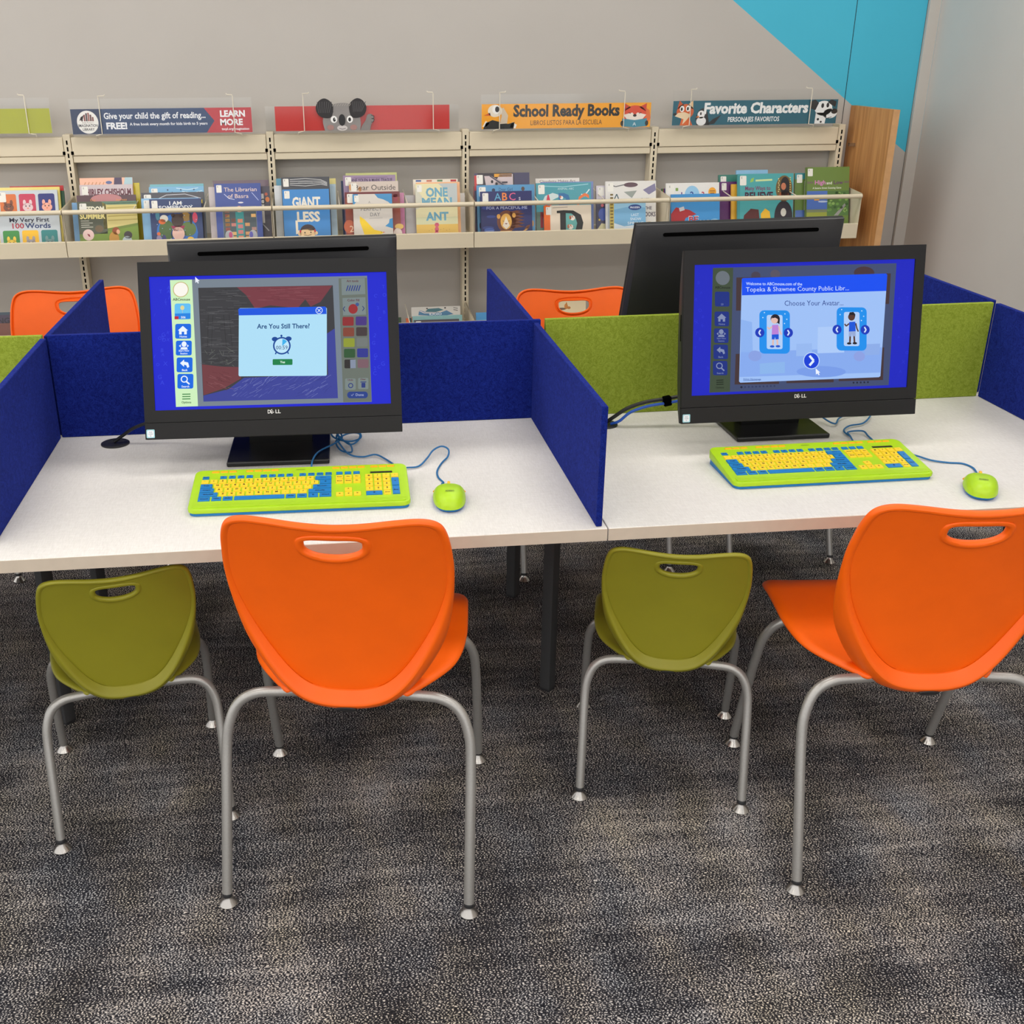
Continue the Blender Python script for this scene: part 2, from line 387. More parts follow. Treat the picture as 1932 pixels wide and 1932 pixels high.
# ------------------------------------------------------------------ setting
def struct(name, mb, m, bevel=0):
    o = mb.build(name, m); o['kind'] = 'structure'
    if bevel: bev(o, bevel)
    return o
YW = 3.53
struct('floor', MB().add([(-5, -4.2, 0), (2.6, -4.2, 0), (2.6, YW+.1, 0), (-5, YW+.1, 0)], [(0, 1, 2, 3)]), M_CARPET)
struct('ceiling', MB().box(-5, 2.6, -4.2, YW+.1, CEIL, CEIL+.05), mat('ceiling_tile', (226, 224, 218), .9))
wb = struct('wall_back', MB().box(-5, 2.5, YW, YW+.1, 0, CEIL), M_WALL)
MB().box(2.0615, 2.0645, YW-.0006, YW+.001, 0, CEIL).build('panel_joint', M_DARK, wb)
struct('wall_right', MB().box(2.478, 2.6, -4.2, YW-.02, 0, CEIL), M_GREYWALL)
t1 = struct('trim_1', MB().box(2.421, 2.478, YW-.02, YW, 0, CEIL), M_TRIM, .002)
MB().box(2.4195, 2.421, YW-.003, YW, 0, CEIL).build('shadow_gap', mat('gap_grey', (110, 106, 102), .8), t1)
# ------------------------------------------------------------------ study tables (double sided, dividers in the middle)
TH = .66; TD = 1.44
TABLES = [(-2.44, -1.2215, 'white laminate double study table left of the blue felt carrel at the left edge'),
          (-1.2185, -.0012, 'white laminate double study table holding the computer that shows the timer pop-up'),
          (.0012, 1.24, 'white laminate double study table holding the computer that shows the avatar choice')]
for x0, x1, lab in TABLES:
    t = empty('study_table', ((x0+x1)/2, TD/2, 0), 0, lab, 'table', 'study tables joined end to end')
    hw = (x1-x0)/2
    bev(MB().box(-hw, hw, -TD/2+.0012, TD/2-.0012, TH-.027, TH).build('tabletop', M_LAM, t), .0012, 2)
    for sy in (-1, 1): MB().box(-hw, hw, sy*(TD/2-.0006)-.0006, sy*(TD/2-.0006)+.0006, TH-.0268, TH-.0012).build('edge_band', mat('taupe_edge_band', (200, 186, 168), .45, var=.03, scale=40), t)
    xl = [hw-.01+(.0 if x1 < 0 else -.03)]
    if x0 < -2: xl.append(-hw+.04)
    for x in xl:
        for sy in (-1, 1):
            h = .03*math.sqrt(.5); c = (x, sy*.265)
            d = .0035
            pts = []
            for k in range(4):      # square tube set diamond-wise with rounded corners
                a0 = R(90*k); cx, cy = (h-1.2*d)*math.cos(a0), (h-1.2*d)*math.sin(a0)
                pts += [(c[0]+cx+d*math.cos(a0+R(q)), c[1]+cy+d*math.sin(a0+R(q))) for q in (-45, 0, 45)]
            lg = MB().prism(pts, lambda p, q, z: (p, q, z), .008, TH-.028).build('leg', M_LEG, t, True, 30)
            fp = [(c[0]+(p-c[0])*.93, c[1]+(q-c[1])*.93) for p, q in pts]
            MB().prism(fp, lambda p, q, z: (p, q, z), 0, .009).build('foot_cap', M_BLACK, lg)
        MB().box(x-.018, x+.018, -.262, .262, TH-.075, TH-.028).build('crossbar', M_LEG, t)

# ------------------------------------------------------------------ felt dividers
ZD = .9125
def divider(p0, p1, th, z0, z1, m, lab):
    """felt board standing on the table from p0 to p1"""
    a, b2 = Vector(p0+(0,)), Vector(p1+(0,)); d = b2-a; ln = d.length; an = math.atan2(d.y, d.x)
    o = MB().box(0, ln, -th/2, th/2, 0, z1-z0).build('desk_divider', m); o.location = (a.x, a.y, z0); o.rotation_euler = (0, 0, an)
    bev(o, .0012, 1); return tag(o, lab, 'divider', 'felt desk dividers')
divider((-1.211, .086), (-1.214, .708), .014, TH+.0005, ZD, M_BLUE, 'blue felt side divider at the left image edge, left of the keyboard')
divider((-.0225+.006, .0105), (-.0228+.006, .708), .0125, TH+.0005, ZD, M_BLUE, 'blue felt side divider standing between the two computers with lit screens')
divider((1.2325, .02), (1.2325, .74), .014, TH+.0005, ZD+.004, M_BLUE, 'blue felt side divider at the right image edge beside the green back board')
divider((-1.211, .732), (-1.2, 1.425), .0135, TH+.0005, ZD, M_BLUE, 'blue felt divider behind, in front of the left orange chair')
divider((-.022, .732), (-.026, 1.432), .013, TH+.0005, ZD, M_BLUE, 'blue felt divider behind, left of the second orange chair by the shelf')
divider((1.243, .775), (1.236, 1.40), .0135, TH+.0005, ZD+.004, M_BLUE, 'blue felt divider behind the right computer, near the grey wall')
divider((-1.205, .719), (-.004, .719), .0135, TH+.0005, ZD+.0055, M_BLUE, 'blue felt back board behind the computer with the timer pop-up')
divider((.0085, .7225), (1.222, .748), .0135, TH+.0005, ZD+.0055, M_GREEN, 'lime green felt back board behind the computer with the avatar choice')
divider((-2.42, .719), (-1.2175, .719), .0135, TH+.0005, ZD+.0055, M_GREEN, 'lime green felt back board at the left image edge')

# ------------------------------------------------------------------ chairs
def make_chair(m, loc, rz, s, lab, cat='chair', group=None):
    t = empty('shell_chair', loc, rz, lab, cat, group)
    S = lambda p: Vector(p)*s
    # --- backrest: shield outline with a hand hole, dished panel, rolled rim and deep lower flange
    half = [(0, .410), (.045, .413), (.083, .427), (.118, .460), (.150, .511), (.178, .574), (.195, .640), (.2003, .695), (.1975, .742), (.1915, .781), (.180, .806), (.153, .816), (.110, .8145), (.055, .808), (0, .805)]
    out = spline([(x, 0, z) for x, z in half]+[(-x, 0, z) for x, z in half[-2:0:-1]], 4, True)
    hc = Vector((0, 0, .766)); K = len(out)
    def base(x, z): return -.139-.08*(z-.46)-.50*(z-.46)**2+.55*x*x
    def hole(a):      # smile-shaped hand hole
        c, sn = math.cos(a), math.sin(a); r = 1/((abs(c)/.0555)**2.9+(abs(sn)/.0225)**2.9)**(1/2.9)
        x, z = r*c, r*sn; return Vector((x, 0, z+2.2*x*x-.005))
    rings = [[] for _ in range(20)]
    for p in out:
        d = p-hc; a = math.atan2(d.z, d.x); h0 = hole(a)+hc; Lr = (p-h0).length; dr = (p-h0)/Lr
        low = max(0, min(1, (.70-p.z)/.28)); low = low*low*(3-2*low)
        rw = lerp(.0065, .021, low); back = lerp(.004, .022, low); dep = lerp(.009, .066, low)
        seq = [(0, -.005), (.0003, .002), (.0016, .0042), (.0042, .0042), (.0062, .0006), (.0085, 0)]
        md = [lerp(.0085, Lr-rw-.004, k/5) for k in range(1, 5)]
        seq += [(q, 0) for q in md]+[(Lr-rw-.004, 0), (Lr-rw-.0008, 0), (Lr-rw, back*.06), (Lr-rw*.5, back*.55), (Lr-rw*.14, back*.96), (Lr-rw*.06, back), (Lr, back*.92)]
        pos = []
        for q, of in seq:
            w3 = h0+dr*q; pos.append(Vector((w3.x, base(w3.x, w3.z)-of, w3.z)))
        e = pos[-1]; cen = Vector((0, 0, .60)); o2 = Vector((p.x, 0, p.z))-cen; o2.normalize()
        flare = .017*min(1, low*1.6)
        for f, fl, dn in ((.16, .5, .011), (.6, .95, .021), (1.0, 1.0, .022)):
            pos.append(e+Vector((o2.x*flare*fl, dep*f, -dn*low*low)))
        for k, v3 in enumerate(pos): rings[k].append(v3*s)
    ob = MB().grid(rings, closed_u=True).build('backrest', m, t, True, 80)
    so = ob.modifiers.new('shell', 'SOLIDIFY'); so.thickness = .0055*s; so.offset = -1
    sb = ob.modifiers.new('smooth', 'SUBSURF'); sb.levels = 1; sb.render_levels = 1
    # --- seat: waterfall pan narrowing to the back
    ws = [(-.150, .116), (-.12, .140), (-.085, .166), (-.05, .189), (-.016, .206), (.03, .216), (.09, .221), (.16, .219), (.23, .216), (.270, .209), (.292, .198), (.301, .182), (.305, .158)]
    zs = [(-.150, .424), (-.04, .424), (.08, .432), (.15, .439), (.21, .442), (.25, .437), (.280, .426), (.297, .414), (.305, .404)]
    rows = []
    for j in range(24):
        y = lerp(-.150, .305, 1-(1-j/23)**1.35); w0 = interp(ws, y); row = []
        for i in range(17):
            u = -1+2*i/16; u = math.copysign(1-(1-abs(u))**1.3, u); e = max(0, (abs(u)-.9)/.1)**2; lip = math.exp(-((abs(u)-.90)/.05)**2)*.004
            row.append(S((u*w0, y+.034*(1-u*u)*max(0, min(1, -y/.15)), interp(zs, y)+.010*u*u*max(0, 1-max(0, y-.1)/.15)+lip-.008*e)))
        rows.append(row)
    ob = MB().grid(rows).build('seat', m, t, True, 80)
    so = ob.modifiers.new('shell', 'SOLIDIFY'); so.thickness = .011*s; so.offset = -1
    sb = ob.modifiers.new('smooth', 'SUBSURF'); sb.levels = 1; sb.render_levels = 1
    # --- black end cap under the lower rim
    cp = MB().lathe([(.0195, 0), (.0185, .004), (.0165, .0045)], 20).build('plug_cap', M_BLACK, t, True)
    cp.scale = (s, s*.38, s); cp.rotation_euler = (R(118), 0, 0); cp.location = S((0, -.1555, .4015))
    # --- four bent tube legs with nickel glides
    for sx in (-1, 1):
        for yy, pts in ((-1, [(.237, -.247, .027), (.2365, -.205, .165), (.236, -.165, .295), (.231, -.150, .350), (.213, -.139, .393), (.180, -.132, .4135), (.13, -.127, .4165), (.04, -.12, .4165)]),
                        (1, [(.236, .247, .027), (.235, .205, .165), (.232, .165, .30), (.226, .147, .355), (.206, .134, .392), (.172, .126, .4085), (.12, .12, .4095), (.03, .116, .4095)])):
            lg = MB().tube([S((sx*p.x, p.y, p.z)) for p in spline(pts, 5)], (.0102 if s > .9 else .0096), 14).build('leg', M_TUBE, t, True, 50)
            g = MB().lathe([(.0085, .029), (.010, .026), (.010, .021), (.0075, .021)], 18, (sx*pts[0][0]*s, pts[0][1]*s, 0)).build('bushing', M_BLACK, lg, True)
            MB().lathe([(.0080, .0215), (.0088, .0185), (.0115, .0130), (.0160, .0070), (.0185, .0030), (.0181, .0006), (.001, .0005)], 22, (sx*pts[0][0]*s, pts[0][1]*s, 0)).build('glide', M_CHROME, lg, True, 35)
    return t
make_chair(M_ORANGE, (-.512, -.034, 0), R(-10.3), 1.0, 'orange shell chair pulled up to the left computer, with silver legs', group='orange shell chairs')
make_chair(M_ORANGE, (.592, -.114, 0), R(-5.9), 1.0, 'orange shell chair cut off by the right image edge', group='orange shell chairs')
make_chair(M_OLIVE, (-1.0075, .180, 0), R(10.7), .745, 'small olive green shell chair at the left, beside the orange chair', group='small olive shell chairs')
make_chair(M_OLIVE, (.1875, .139, 0), R(-14.5), .745, 'small olive green shell chair in the middle, under the right table', group='small olive shell chairs')
make_chair(M_ORANGE, (-1.335, 1.55, 0), R(186.5), 1.0, 'orange shell chair behind the left divider, facing the camera below the book shelf', group='orange shell chairs')
make_chair(M_ORANGE, (.275, 1.33, 0), R(180.5), 1.0, 'orange shell chair behind the green board, a cream book seen through its handle', group='orange shell chairs')
make_chair(M_OLIVE, (.852, 1.247, 0), R(186.6), .745, 'small olive green shell chair on the far side of the right table', group='small olive shell chairs')

# ------------------------------------------------------------------ all-in-one computers
PW, PH = .575, .393
def rrpts(x0, x1, z0, z1, r, n=3):
    pts = []
    for cx, cz, a in ((x1-r, z0+r, -90), (x1-r, z1-r, 0), (x0+r, z1-r, 90), (x0+r, z0+r, 180)):
        pts += [(cx+r*math.cos(R(a+90*k/n)), cz+r*math.sin(R(a+90*k/n))) for k in range(n+1)]
    return pts
def computer(px, py, pz, yaw, tilt, lab, screen, b0=.03, b1=.235):
    """px,py,pz: bottom centre of the display front; tilt leans the top back"""
    tl = abs(tilt)
    base_y = .155
    t = empty('all_in_one_computer', (px, py, TH), yaw, lab, 'computer', 'all-in-one computers on the tables')
    # stand: flat foot and slanted neck
    b = bev(MB().box(-.118, .118, b0, b1, .0005, .012).build('stand_base', M_BASE, t), .003)
    zc = pz-TH
    MB().prism([(b1-.075, .011), (b1-.03, .011), (.175, zc+.14), (.150, zc+.15)], lambda p, q, x: (x, p, q), -.075, .075).build('stand_neck', M_BASE, t)
    h = MB()
    fz = .0375
    # front frame around the screen (upper) and the separate lower bar
    sx0, sx1, sz0, sz1 = -.2635, .2635, .0645, .361
    def bar(x0, x1, z0, z1, y0=0, y1=.012): h.box(x0, x1, y0, y1, z0, z1)
    bar(-PW/2, PW/2, sz1, PH); bar(-PW/2, sx0, fz, sz1); bar(sx1, PW/2, fz, sz1); bar(sx0, sx1, fz, sz0)
    hs = h.build('housing', M_BEZEL, t); hs.location = (0, 0, zc); hs.rotation_euler = (-tl, 0, 0)
    bev(MB().box(-PW/2, PW/2, -.0015, .013, 0, fz-.0012).build('lower_bar', M_BEZEL, hs), .0012)
    prof = [(.0105, .0), (.0105, PH), (.017, PH-.0005), (.0205, PH-.007), (.033, PH-.040), (.042, PH-.075), (.049, PH-.13), (.052, PH-.2), (.052, .10), (.040, .03), (.022, 0)]
    rows = []
    for x, k in ((-PW/2, .55), (-PW/2+.004, .8), (-PW/2+.03, .97), (-PW/2+.06, 1), (PW/2-.06, 1), (PW/2-.03, .97), (PW/2-.004, .8), (PW/2, .55)):
        rows.append([(x, .0105+(p-.0105)*k, q) for p, q in prof])
    MB().grid(rows, closed_u=True, cap=True).build('back_cover', M_BLACK, hs, True, 35)
    # vent slot in the back, raised service cover line
    sl = MB().prism(rrpts(-.215, .215, -.0048, .0048, .0048), lambda p, q, y: (p, y, q), -.0005, .0014).build('vent_slot', M_SLOT, hs)
    sl.location = (0, .0274, PH-.0235); sl.rotation_euler = (R(20.7), 0, 0)
    sv = MB()
    for a in ((-.255, -.2535, .03, .22), (-.255, -.20, .2185, .22)): sv.box(a[0], a[1], .051, .0526, a[2], a[3])
    sv.build('cover_seam', M_SLOT, hs)
    MB().box(sx0, sx1, .0042, .009, sz0, sz1).build('screen_glass', M_SLOT, hs)
    if screen:
        sc = screen(); o = sc.build('screen', M_SCREEN, hs); o.location = (0, .0038, sz0)
        tag(o, 'lit blue screen')
    a = Art()
    a.text('D', -.0150, .0505, .0115, (214, 214, 214), width=.0075); a.text('E', -.0068, .0490, .0115, (214, 214, 214), rot=32, width=.0078); a.text('LL', .0022, .0505, .0115, (214, 214, 214), width=.0122)
    o = a.build('maker_logo', M_PRINT, hs); o.location = (0, -.0002, 0)
    a = Art(); a.rrect(-.2845, .0035, -.2665, .0225, .002, (150, 205, 216)).up(); a.rrect(-.2825, .0055, -.2685, .0205, .003, (226, 232, 236)).up()
    a.text('intel', -.2755, .0155, .0042, (40, 60, 120), 'c', bold=0); a.text('CORE', -.2755, .0112, .0036, (60, 70, 110), 'c', bold=0); a.text('i5', -.2755, .0070, .0040, (60, 70, 110), 'c', bold=0)
    o = a.build('badge_sticker', M_PRINT, hs); o.location = (0, -.0017, 0)
    MB().box(-PW/2-.0008, -PW/2+.0005, .014, .017, .19, .25).build('side_ports', M_SLOT, hs)
    return t

def screen_left():
    A = Art(quadmap((168, 305), (1727, 288), (218, 1190), (1755, 1152), .527, .2965), -1, 2.5e-5)
    BL = (22, 30, 196)
    A.poly([(168, 305), (1727, 288), (1755, 1152), (218, 1190)], (26, 36, 205)); A.up()
    for i in range(34):      # faint letters on the wallpaper
        k = random.choice('XCGTBA12O'); x = random.choice([random.uniform(200, 300), random.uniform(1640, 1715)]); y = random.uniform(330, 1140)
        A.text(k, x, y, random.uniform(26, 40), (50, 66, 222), 'c', bold=0, rot=random.uniform(-20, 20))
    A.up(); A.poly([(304, 326), (1600, 312), (1628, 1140), (350, 1166)], (118, 130, 142)); A.up()
    A.poly([(304, 328), (447, 326), (492, 1162), (350, 1166)], (206, 240, 190))
    A.poly([(1410, 327), (1598, 325), (1626, 1138), (1440, 1142)], (104, 112, 104))
    A.poly([(488, 380), (1372, 372), (1405, 1115), (527, 1132)], (58, 58, 62)); A.up()
    # coloured-in picture: red sky and ground, blue water
    A.poly([(740, 378), (1368, 374), (1290, 480), (1225, 510), (1190, 462), (1140, 520), (960, 500), (860, 520), (800, 430)], (118, 56, 66))
    A.poly([(516, 885), (640, 900), (770, 905), (770, 980), (660, 1045), (527, 1090)], (112, 58, 64))
    A.poly([(527, 1132), (527, 1092), (690, 1050), (790, 975), (1340, 960), (1330, 690), (1384, 655), (1405, 1115)], (58, 66, 150)); A.up()
    for i in range(120):     # crayon strokes
        y = random.uniform(395, 880); x = random.uniform(495, 735); A.line([(x, y), (x+random.uniform(30, 120), y-random.uniform(-3, 3))], 1.6, random.choice([(92, 92, 96), (40, 40, 44), (104, 104, 106)]))
    for i in range(50):
        y = random.uniform(385, 470); x = random.uniform(860, 1210); A.line([(x, y), (x+random.uniform(40, 110), y)], 1.6, random.choice([(140, 80, 88), (96, 44, 54)]))
    for i in range(90):
        y = random.uniform(985, 1110); x = random.uniform(700, 1330); A.line([(x, y), (x+random.uniform(20, 60), y-random.uniform(14, 40))], 1.8, random.choice([(92, 102, 176), (46, 52, 128), (120, 128, 190)]))
    for i in range(30):
        y = random.uniform(930, 1040); x = random.uniform(540, 690); A.line([(x, y), (x+random.uniform(20, 60), y+random.uniform(8, 24))], 1.8, random.choice([(146, 92, 96), (90, 44, 50)]))
    for i in range(26):
        x = random.uniform(530, 760); y = random.uniform(790, 900); A.line([(x, y), (x+random.uniform(-60, 60), y+random.uniform(-40, 40))], 1.8, random.choice([(112, 116, 108), (36, 38, 34)]))
    for x in (555, 585, 655, 690): A.line([(x, 560), (x+random.uniform(-14, 22), 770)], 2, (30, 30, 32))
    A.up()
    # side bar
    A.ell(375, 390, 50, 48, (250, 246, 236)); A.up(); A.ring(375, 390, 51, 5, (196, 176, 110)); A.text('ABCmouse', 380, 463, 24, (70, 90, 60), 'c', width=112)
    A.rrect(336, 482, 440, 586, 14, (96, 190, 244)); A.up(); A.poly([(338, 548), (438, 546), (440, 584), (340, 586)], (30, 130, 226)); A.ell(386, 510, 13, 15, (226, 214, 150)); A.line([(386, 524), (388, 545)], 3, (180, 190, 200)); A.up()
    A.text('506', 392, 580, 20, (240, 240, 250), 'c'); A.rrect(336, 566, 362, 586, 3, (190, 30, 60)); A.up()
    for (x0, y0, lab) in ((341, 616, 'Home'), (346, 727, 'Start New|Session'), (352, 838, 'Back'), (358, 947, 'Search')):
        A.rrect(x0, y0, x0+103, y0+98, 12, (10, 104, 226)); A.up()
        ls = lab.split('|')
        for j, s_ in enumerate(ls): A.text(s_, x0+52, y0+90-(len(ls)-1-j)*18, 19 if len(ls) == 1 else 16, (230, 240, 255), 'c')
    wc = (236, 244, 255)
    A.poly([(358, 660), (390, 630), (424, 660), (416, 660), (416, 686), (399, 686), (399, 668), (383, 668), (383, 686), (366, 686), (366, 660)], wc)
    A.ell(399, 750, 16, 18, wc); A.poly([(374, 786), (382, 770), (416, 770), (424, 786)], wc); A.poly([(366, 762), (378, 752), (378, 772)], wc); A.poly([(430, 762), (419, 752), (419, 772)], wc)
    A.poly([(374, 876), (400, 852), (400, 866), (426, 872), (434, 900), (422, 908), (414, 890), (400, 886), (400, 900)], wc)
    A.ring(402, 982, 23, 7, wc); A.line([(416, 998), (436, 1016)], 10, wc)
    for y in (1082, 1098, 1114): A.line([(390, y), (443, y-1)], 6, (30, 120, 50))
    A.text('Options', 417, 1142, 19, (40, 90, 50), 'c')
    # tools at the right
    A.poly([(1428, 330), (1584, 327), (1588, 432), (1432, 437)], (120, 132, 132)); A.poly([(1436, 456), (1588, 452), (1592, 566), (1440, 570)], (120, 132, 132)); A.up()
    A.text('Art tools', 1503, 352, 21, (96, 52, 62), 'c'); A.text('Color Fill', 1508, 478, 21, (96, 52, 62), 'c')
    for k in range(6): A.line([(1462+k*16, 410), (1474+k*16, 374)], 7, (44, 60, 130))
    A.ell(1506, 528, 31, 32, (150, 44, 48)); A.ell(1534, 499, 12, 12, (60, 84, 140)); A.line([(1452, 512), (1440, 527), (1452, 544)], 5, (40, 52, 110)); A.line([(1568, 510), (1580, 525), (1568, 541)], 5, (40, 52, 110))
    sw = [((138, 44, 48), (70, 52, 124)), ((128, 66, 52), (66, 56, 58)), ((140, 150, 50), (112, 118, 116)), ((48, 84, 52), (48, 54, 140)), ((46, 44, 44), (120, 90, 100))]
    for j, (c1, c2) in enumerate(sw):
        y = 580+j*70; x = 1436+j*3
        A.rrect(x, y, x+74, y+58, 8, c1); A.rrect(x+87, y-2, x+160, y+56, 8, c2)
    A.up(); A.poly([(1486, 862), (1522, 861), (1523, 917), (1487, 918)], (130, 140, 160))
    A.rrect(1452, 985, 1522, 1060, 8, (120, 132, 130)); A.rrect(1538, 982, 1606, 1056, 8, (120, 132, 130)); A.rrect(1466, 1072, 1602, 1116, 20, (38, 62, 134)); A.up()
    A.text('Undo', 1487, 1000, 16, (96, 52, 62), 'c'); A.text('Clear', 1571, 996, 16, (96, 52, 62), 'c'); A.text('Done', 1548, 1101, 24, (150, 160, 196), 'c'); A.line([(1492, 1093), (1498, 1100), (1508, 1086)], 3, (150, 160, 196))
    A.ring(1489, 1032, 17, 6, (40, 56, 120)); A.rrect(1560, 1014, 1586, 1046, 4, (40, 56, 120)); A.rect(1554, 1006, 1592, 1012, (40, 56, 120)); A.up()
    # pop-up
    A.rrect(754, 516, 1332, 966, 10, (174, 222, 246)); A.up(); A.poly([(750, 524), (758, 518), (1320, 511), (1328, 518), (1330, 560), (753, 564)], (18, 84, 222)); A.up()
    A.ring(1281, 536, 23, 4, (230, 240, 255)); A.line([(1271, 526), (1291, 546)], 4, (230, 240, 255)); A.line([(1291, 526), (1271, 546)], 4, (230, 240, 255))
    A.text('Are You Still There?', 1047, 652, 44, (18, 72, 128), 'c', width=346)
    A.ell(990, 722, 20, 15, (14, 70, 150)); A.ell(1080, 720, 20, 15, (14, 70, 150)); A.ell(1033, 700, 7, 7, (14, 70, 150)); A.rect(1030, 700, 1037, 718, (14, 70, 150)); A.up()
    A.ell(1036, 766, 56, 57, (190, 230, 250)); A.up(); A.ring(1036, 766, 58, 10, (14, 70, 150), 32, 58); A.poly([(1038, 768), (1040, 722), (1056, 726), (1070, 738)], (60, 176, 236)); A.up()
    A.text('00:59', 1036, 790, 36, (20, 60, 120), 'c', width=78, bold=0)
    A.line([(1000, 806), (994, 822)], 8, (14, 70, 150)); A.line([(1072, 804), (1080, 820)], 8, (14, 70, 150))
    A.rrect(976, 854, 1106, 893, 6, (20, 126, 70)); A.up(); A.text('Yes', 1041, 881, 22, (230, 250, 236), 'c')
    # pointer
    A.poly([(468, 308), (470, 348), (479, 340), (486, 352), (492, 349), (487, 337), (497, 335)], (236, 240, 250))
    return A

def screen_right():
    A = Art(quadmap((225, 193), (1372, 153), (207, 873), (1330, 822), .527, .2965), -1, 2.5e-5)
    A.poly([(225, 193), (1372, 153), (1330, 822), (207, 873)], (26, 36, 190)); A.up()
    for i in range(26):
        x = random.choice([random.uniform(225, 300), random.uniform(1285, 1340)]); A.text(random.choice('XCGTBA12O'), x, random.uniform(200, 830), random.uniform(18, 28), (38, 50, 205), 'c', bold=0, rot=random.uniform(-20, 20))
    A.up(); A.poly([(320, 207), (1275, 176), (1236, 812), (300, 856)], (64, 76, 112)); A.up()
    A.poly([(320, 209), (424, 206), (406, 850), (302, 855)], (62, 76, 58))
    for q in (((440, 255), (660, 250), (655, 420), (438, 425)), ((1180, 230), (1245, 228), (1236, 385), (1176, 388)), ((436, 650), (660, 645), (660, 808), (430, 812)), ((975, 620), (1212, 612), (1206, 785), (972, 792)), ((700, 700), (950, 694), (945, 798), (698, 804))): A.poly(q, (66, 50, 54))
    A.ell(1104, 226, 54, 32, (70, 52, 58)); A.ell(640, 236, 26, 22, (86, 80, 96)); A.ell(540, 244, 24, 20, (70, 62, 80)); A.up()
    A.ell(370, 258, 36, 36, (104, 112, 120)); A.text('ABCmouse', 370, 312, 18, (26, 34, 26), 'c', width=78)
    for (x0, y0, lab) in ((330, 328, '23'), (328, 430, 'Home'), (325, 517, 'Start New|Session'), (322, 602, 'Back'), (319, 687, 'Search')):
        A.rrect(x0, y0, x0+74, y0+76, 9, (24, 46, 128)); A.up(); ls = lab.split('|')
        for j, s_ in enumerate(ls): A.text(s_, x0+37, y0+69-(len(ls)-1-j)*13, 13 if len(ls) == 1 else 11, (110, 124, 170), 'c')
    wc = (128, 140, 176)
    A.poly([(341, 463), (364, 441), (388, 462), (382, 462), (382, 482), (370, 482), (370, 470), (358, 470), (358, 482), (347, 482), (347, 463)], wc)
    A.ell(362, 535, 12, 13, wc); A.poly([(344, 562), (350, 550), (374, 550), (380, 562)], wc); A.poly([(338, 545), (347, 537), (347, 553)], wc); A.poly([(386, 545), (377, 537), (377, 553)], wc)
    A.poly([(338, 630), (357, 613), (357, 623), (376, 628), (381, 648), (372, 652), (367, 640), (357, 638), (357, 647)], wc)
    A.ring(352, 713, 17, 5, wc); A.line([(363, 726), (377, 739)], 7, wc)
    for y in (790, 801, 812): A.line([(336, y), (373, y-2)], 5, (28, 40, 28))
    A.text('Options', 354, 832, 13, (30, 40, 30), 'c')
    for k in range(10): A.ell(465+k*19, 826-k*.8, 6 if k == 0 else 5, 6 if k == 0 else 5, (30, 36, 60) if k == 0 else (48, 58, 96))
    for k in range(5): A.ell(1050+k*19, 800-k*.8, 5, 5, (30, 36, 60))
    A.up()
    A.poly([(474, 258), (1220, 229), (1226, 236), (1192, 764), (1184, 770), (460, 802), (453, 796), (468, 262)], (158, 192, 246)); A.up()
    # faint classroom in the lower half of the pop-up
    A.poly([(461, 640), (1201, 612), (1192, 745), (455, 772)], (134, 170, 238)); A.poly([(462, 470), (520, 484), (524, 640), (461, 650)], (140, 178, 240)); A.up()
    A.poly([(862, 508), (1005, 502), (1000, 640), (860, 645)], (172, 202, 248)); A.poly([(750, 596), (832, 592), (830, 658), (749, 661)], (150, 184, 240)); A.poly([(1110, 596), (1190, 592), (1186, 650), (1108, 654)], (140, 172, 232))
    A.ell(880, 742, 130, 30, (120, 156, 232)); A.ell(1080, 660, 30, 26, (140, 160, 226)); A.ell(535, 660, 34, 28, (136, 160, 226)); A.poly([(560, 700), (690, 690), (690, 750), (560, 756)], (138, 180, 236))
    A.poly([(474, 258), (1220, 229), (1226, 236), (1221, 318), (468, 346), (468, 262)], (14, 78, 240)); A.up()
    A.text('Welcome to ABCmouse.com of the', 490, 293, 21, (190, 210, 255), width=290); A.text('Topeka & Shawnee County Public Libr...', 489, 327, 33, (206, 222, 255), width=537, rot=1.2, bold=0)
    A.text('Choose Your Avatar...', 687, 398, 38, (42, 66, 140), width=310, rot=.8, bold=0)
    for bx, by, girl in ((558, 420, 1), (960, 402, 0)):
        A.rrect(bx, by+2, bx+158, by+228, 24, (26, 142, 236)); A.up(); A.rrect(bx+38, by+26, bx+120, by+204, 10, (178, 206, 246)); A.up()
        for dx, dy in ((18, 40), (26, 14), (132, 20), (142, 48), (130, 70)): A.ell(bx+dx, by+dy, 3, 3, (200, 232, 255))
        cx = bx+80; sk = (226, 186, 176) if girl else (84, 52, 44); hair = (30, 26, 36)
        if girl: A.ell(cx+2, by+46, 24, 24, hair); A.poly([(cx+10, by+40), (cx+26, by+44), (cx+24, by+74), (cx+12, by+66)], hair)
        A.up(); A.ell(cx-2, by+52, 18, 19, sk); A.up()
        if not girl: A.poly([(cx-18, by+46), (cx-12, by+28), (cx+8, by+26), (cx+18, by+38), (cx+17, by+52), (cx+10, by+42), (cx-8, by+42)], hair)
        else: A.poly([(cx-18, by+44), (cx-8, by+32), (cx+12, by+32), (cx+17, by+48), (cx+2, by+40)], hair)
        A.poly([(cx-14, by+78), (cx+18, by+76), (cx+20, by+126), (cx-16, by+128)], (186, 128, 214) if girl else (20, 84, 216))
        A.line([(cx-14, by+86), (cx-30, by+100), (cx-38, by+88)], 7, sk); A.line([(cx+20, by+84), (cx+26, by+110), (cx+34, by+128)], 7, sk)
        A.poly([(cx-16, by+128), (cx+20, by+126), (cx+20, by+152), (cx+4, by+154), (cx+1, by+140), (cx-2, by+154), (cx-16, by+154)], (14, 84, 214) if girl else (150, 170, 214))
        A.line([(cx-9, by+152), (cx-10, by+184)], 9, sk); A.line([(cx+12, by+152), (cx+14, by+184)], 9, sk)
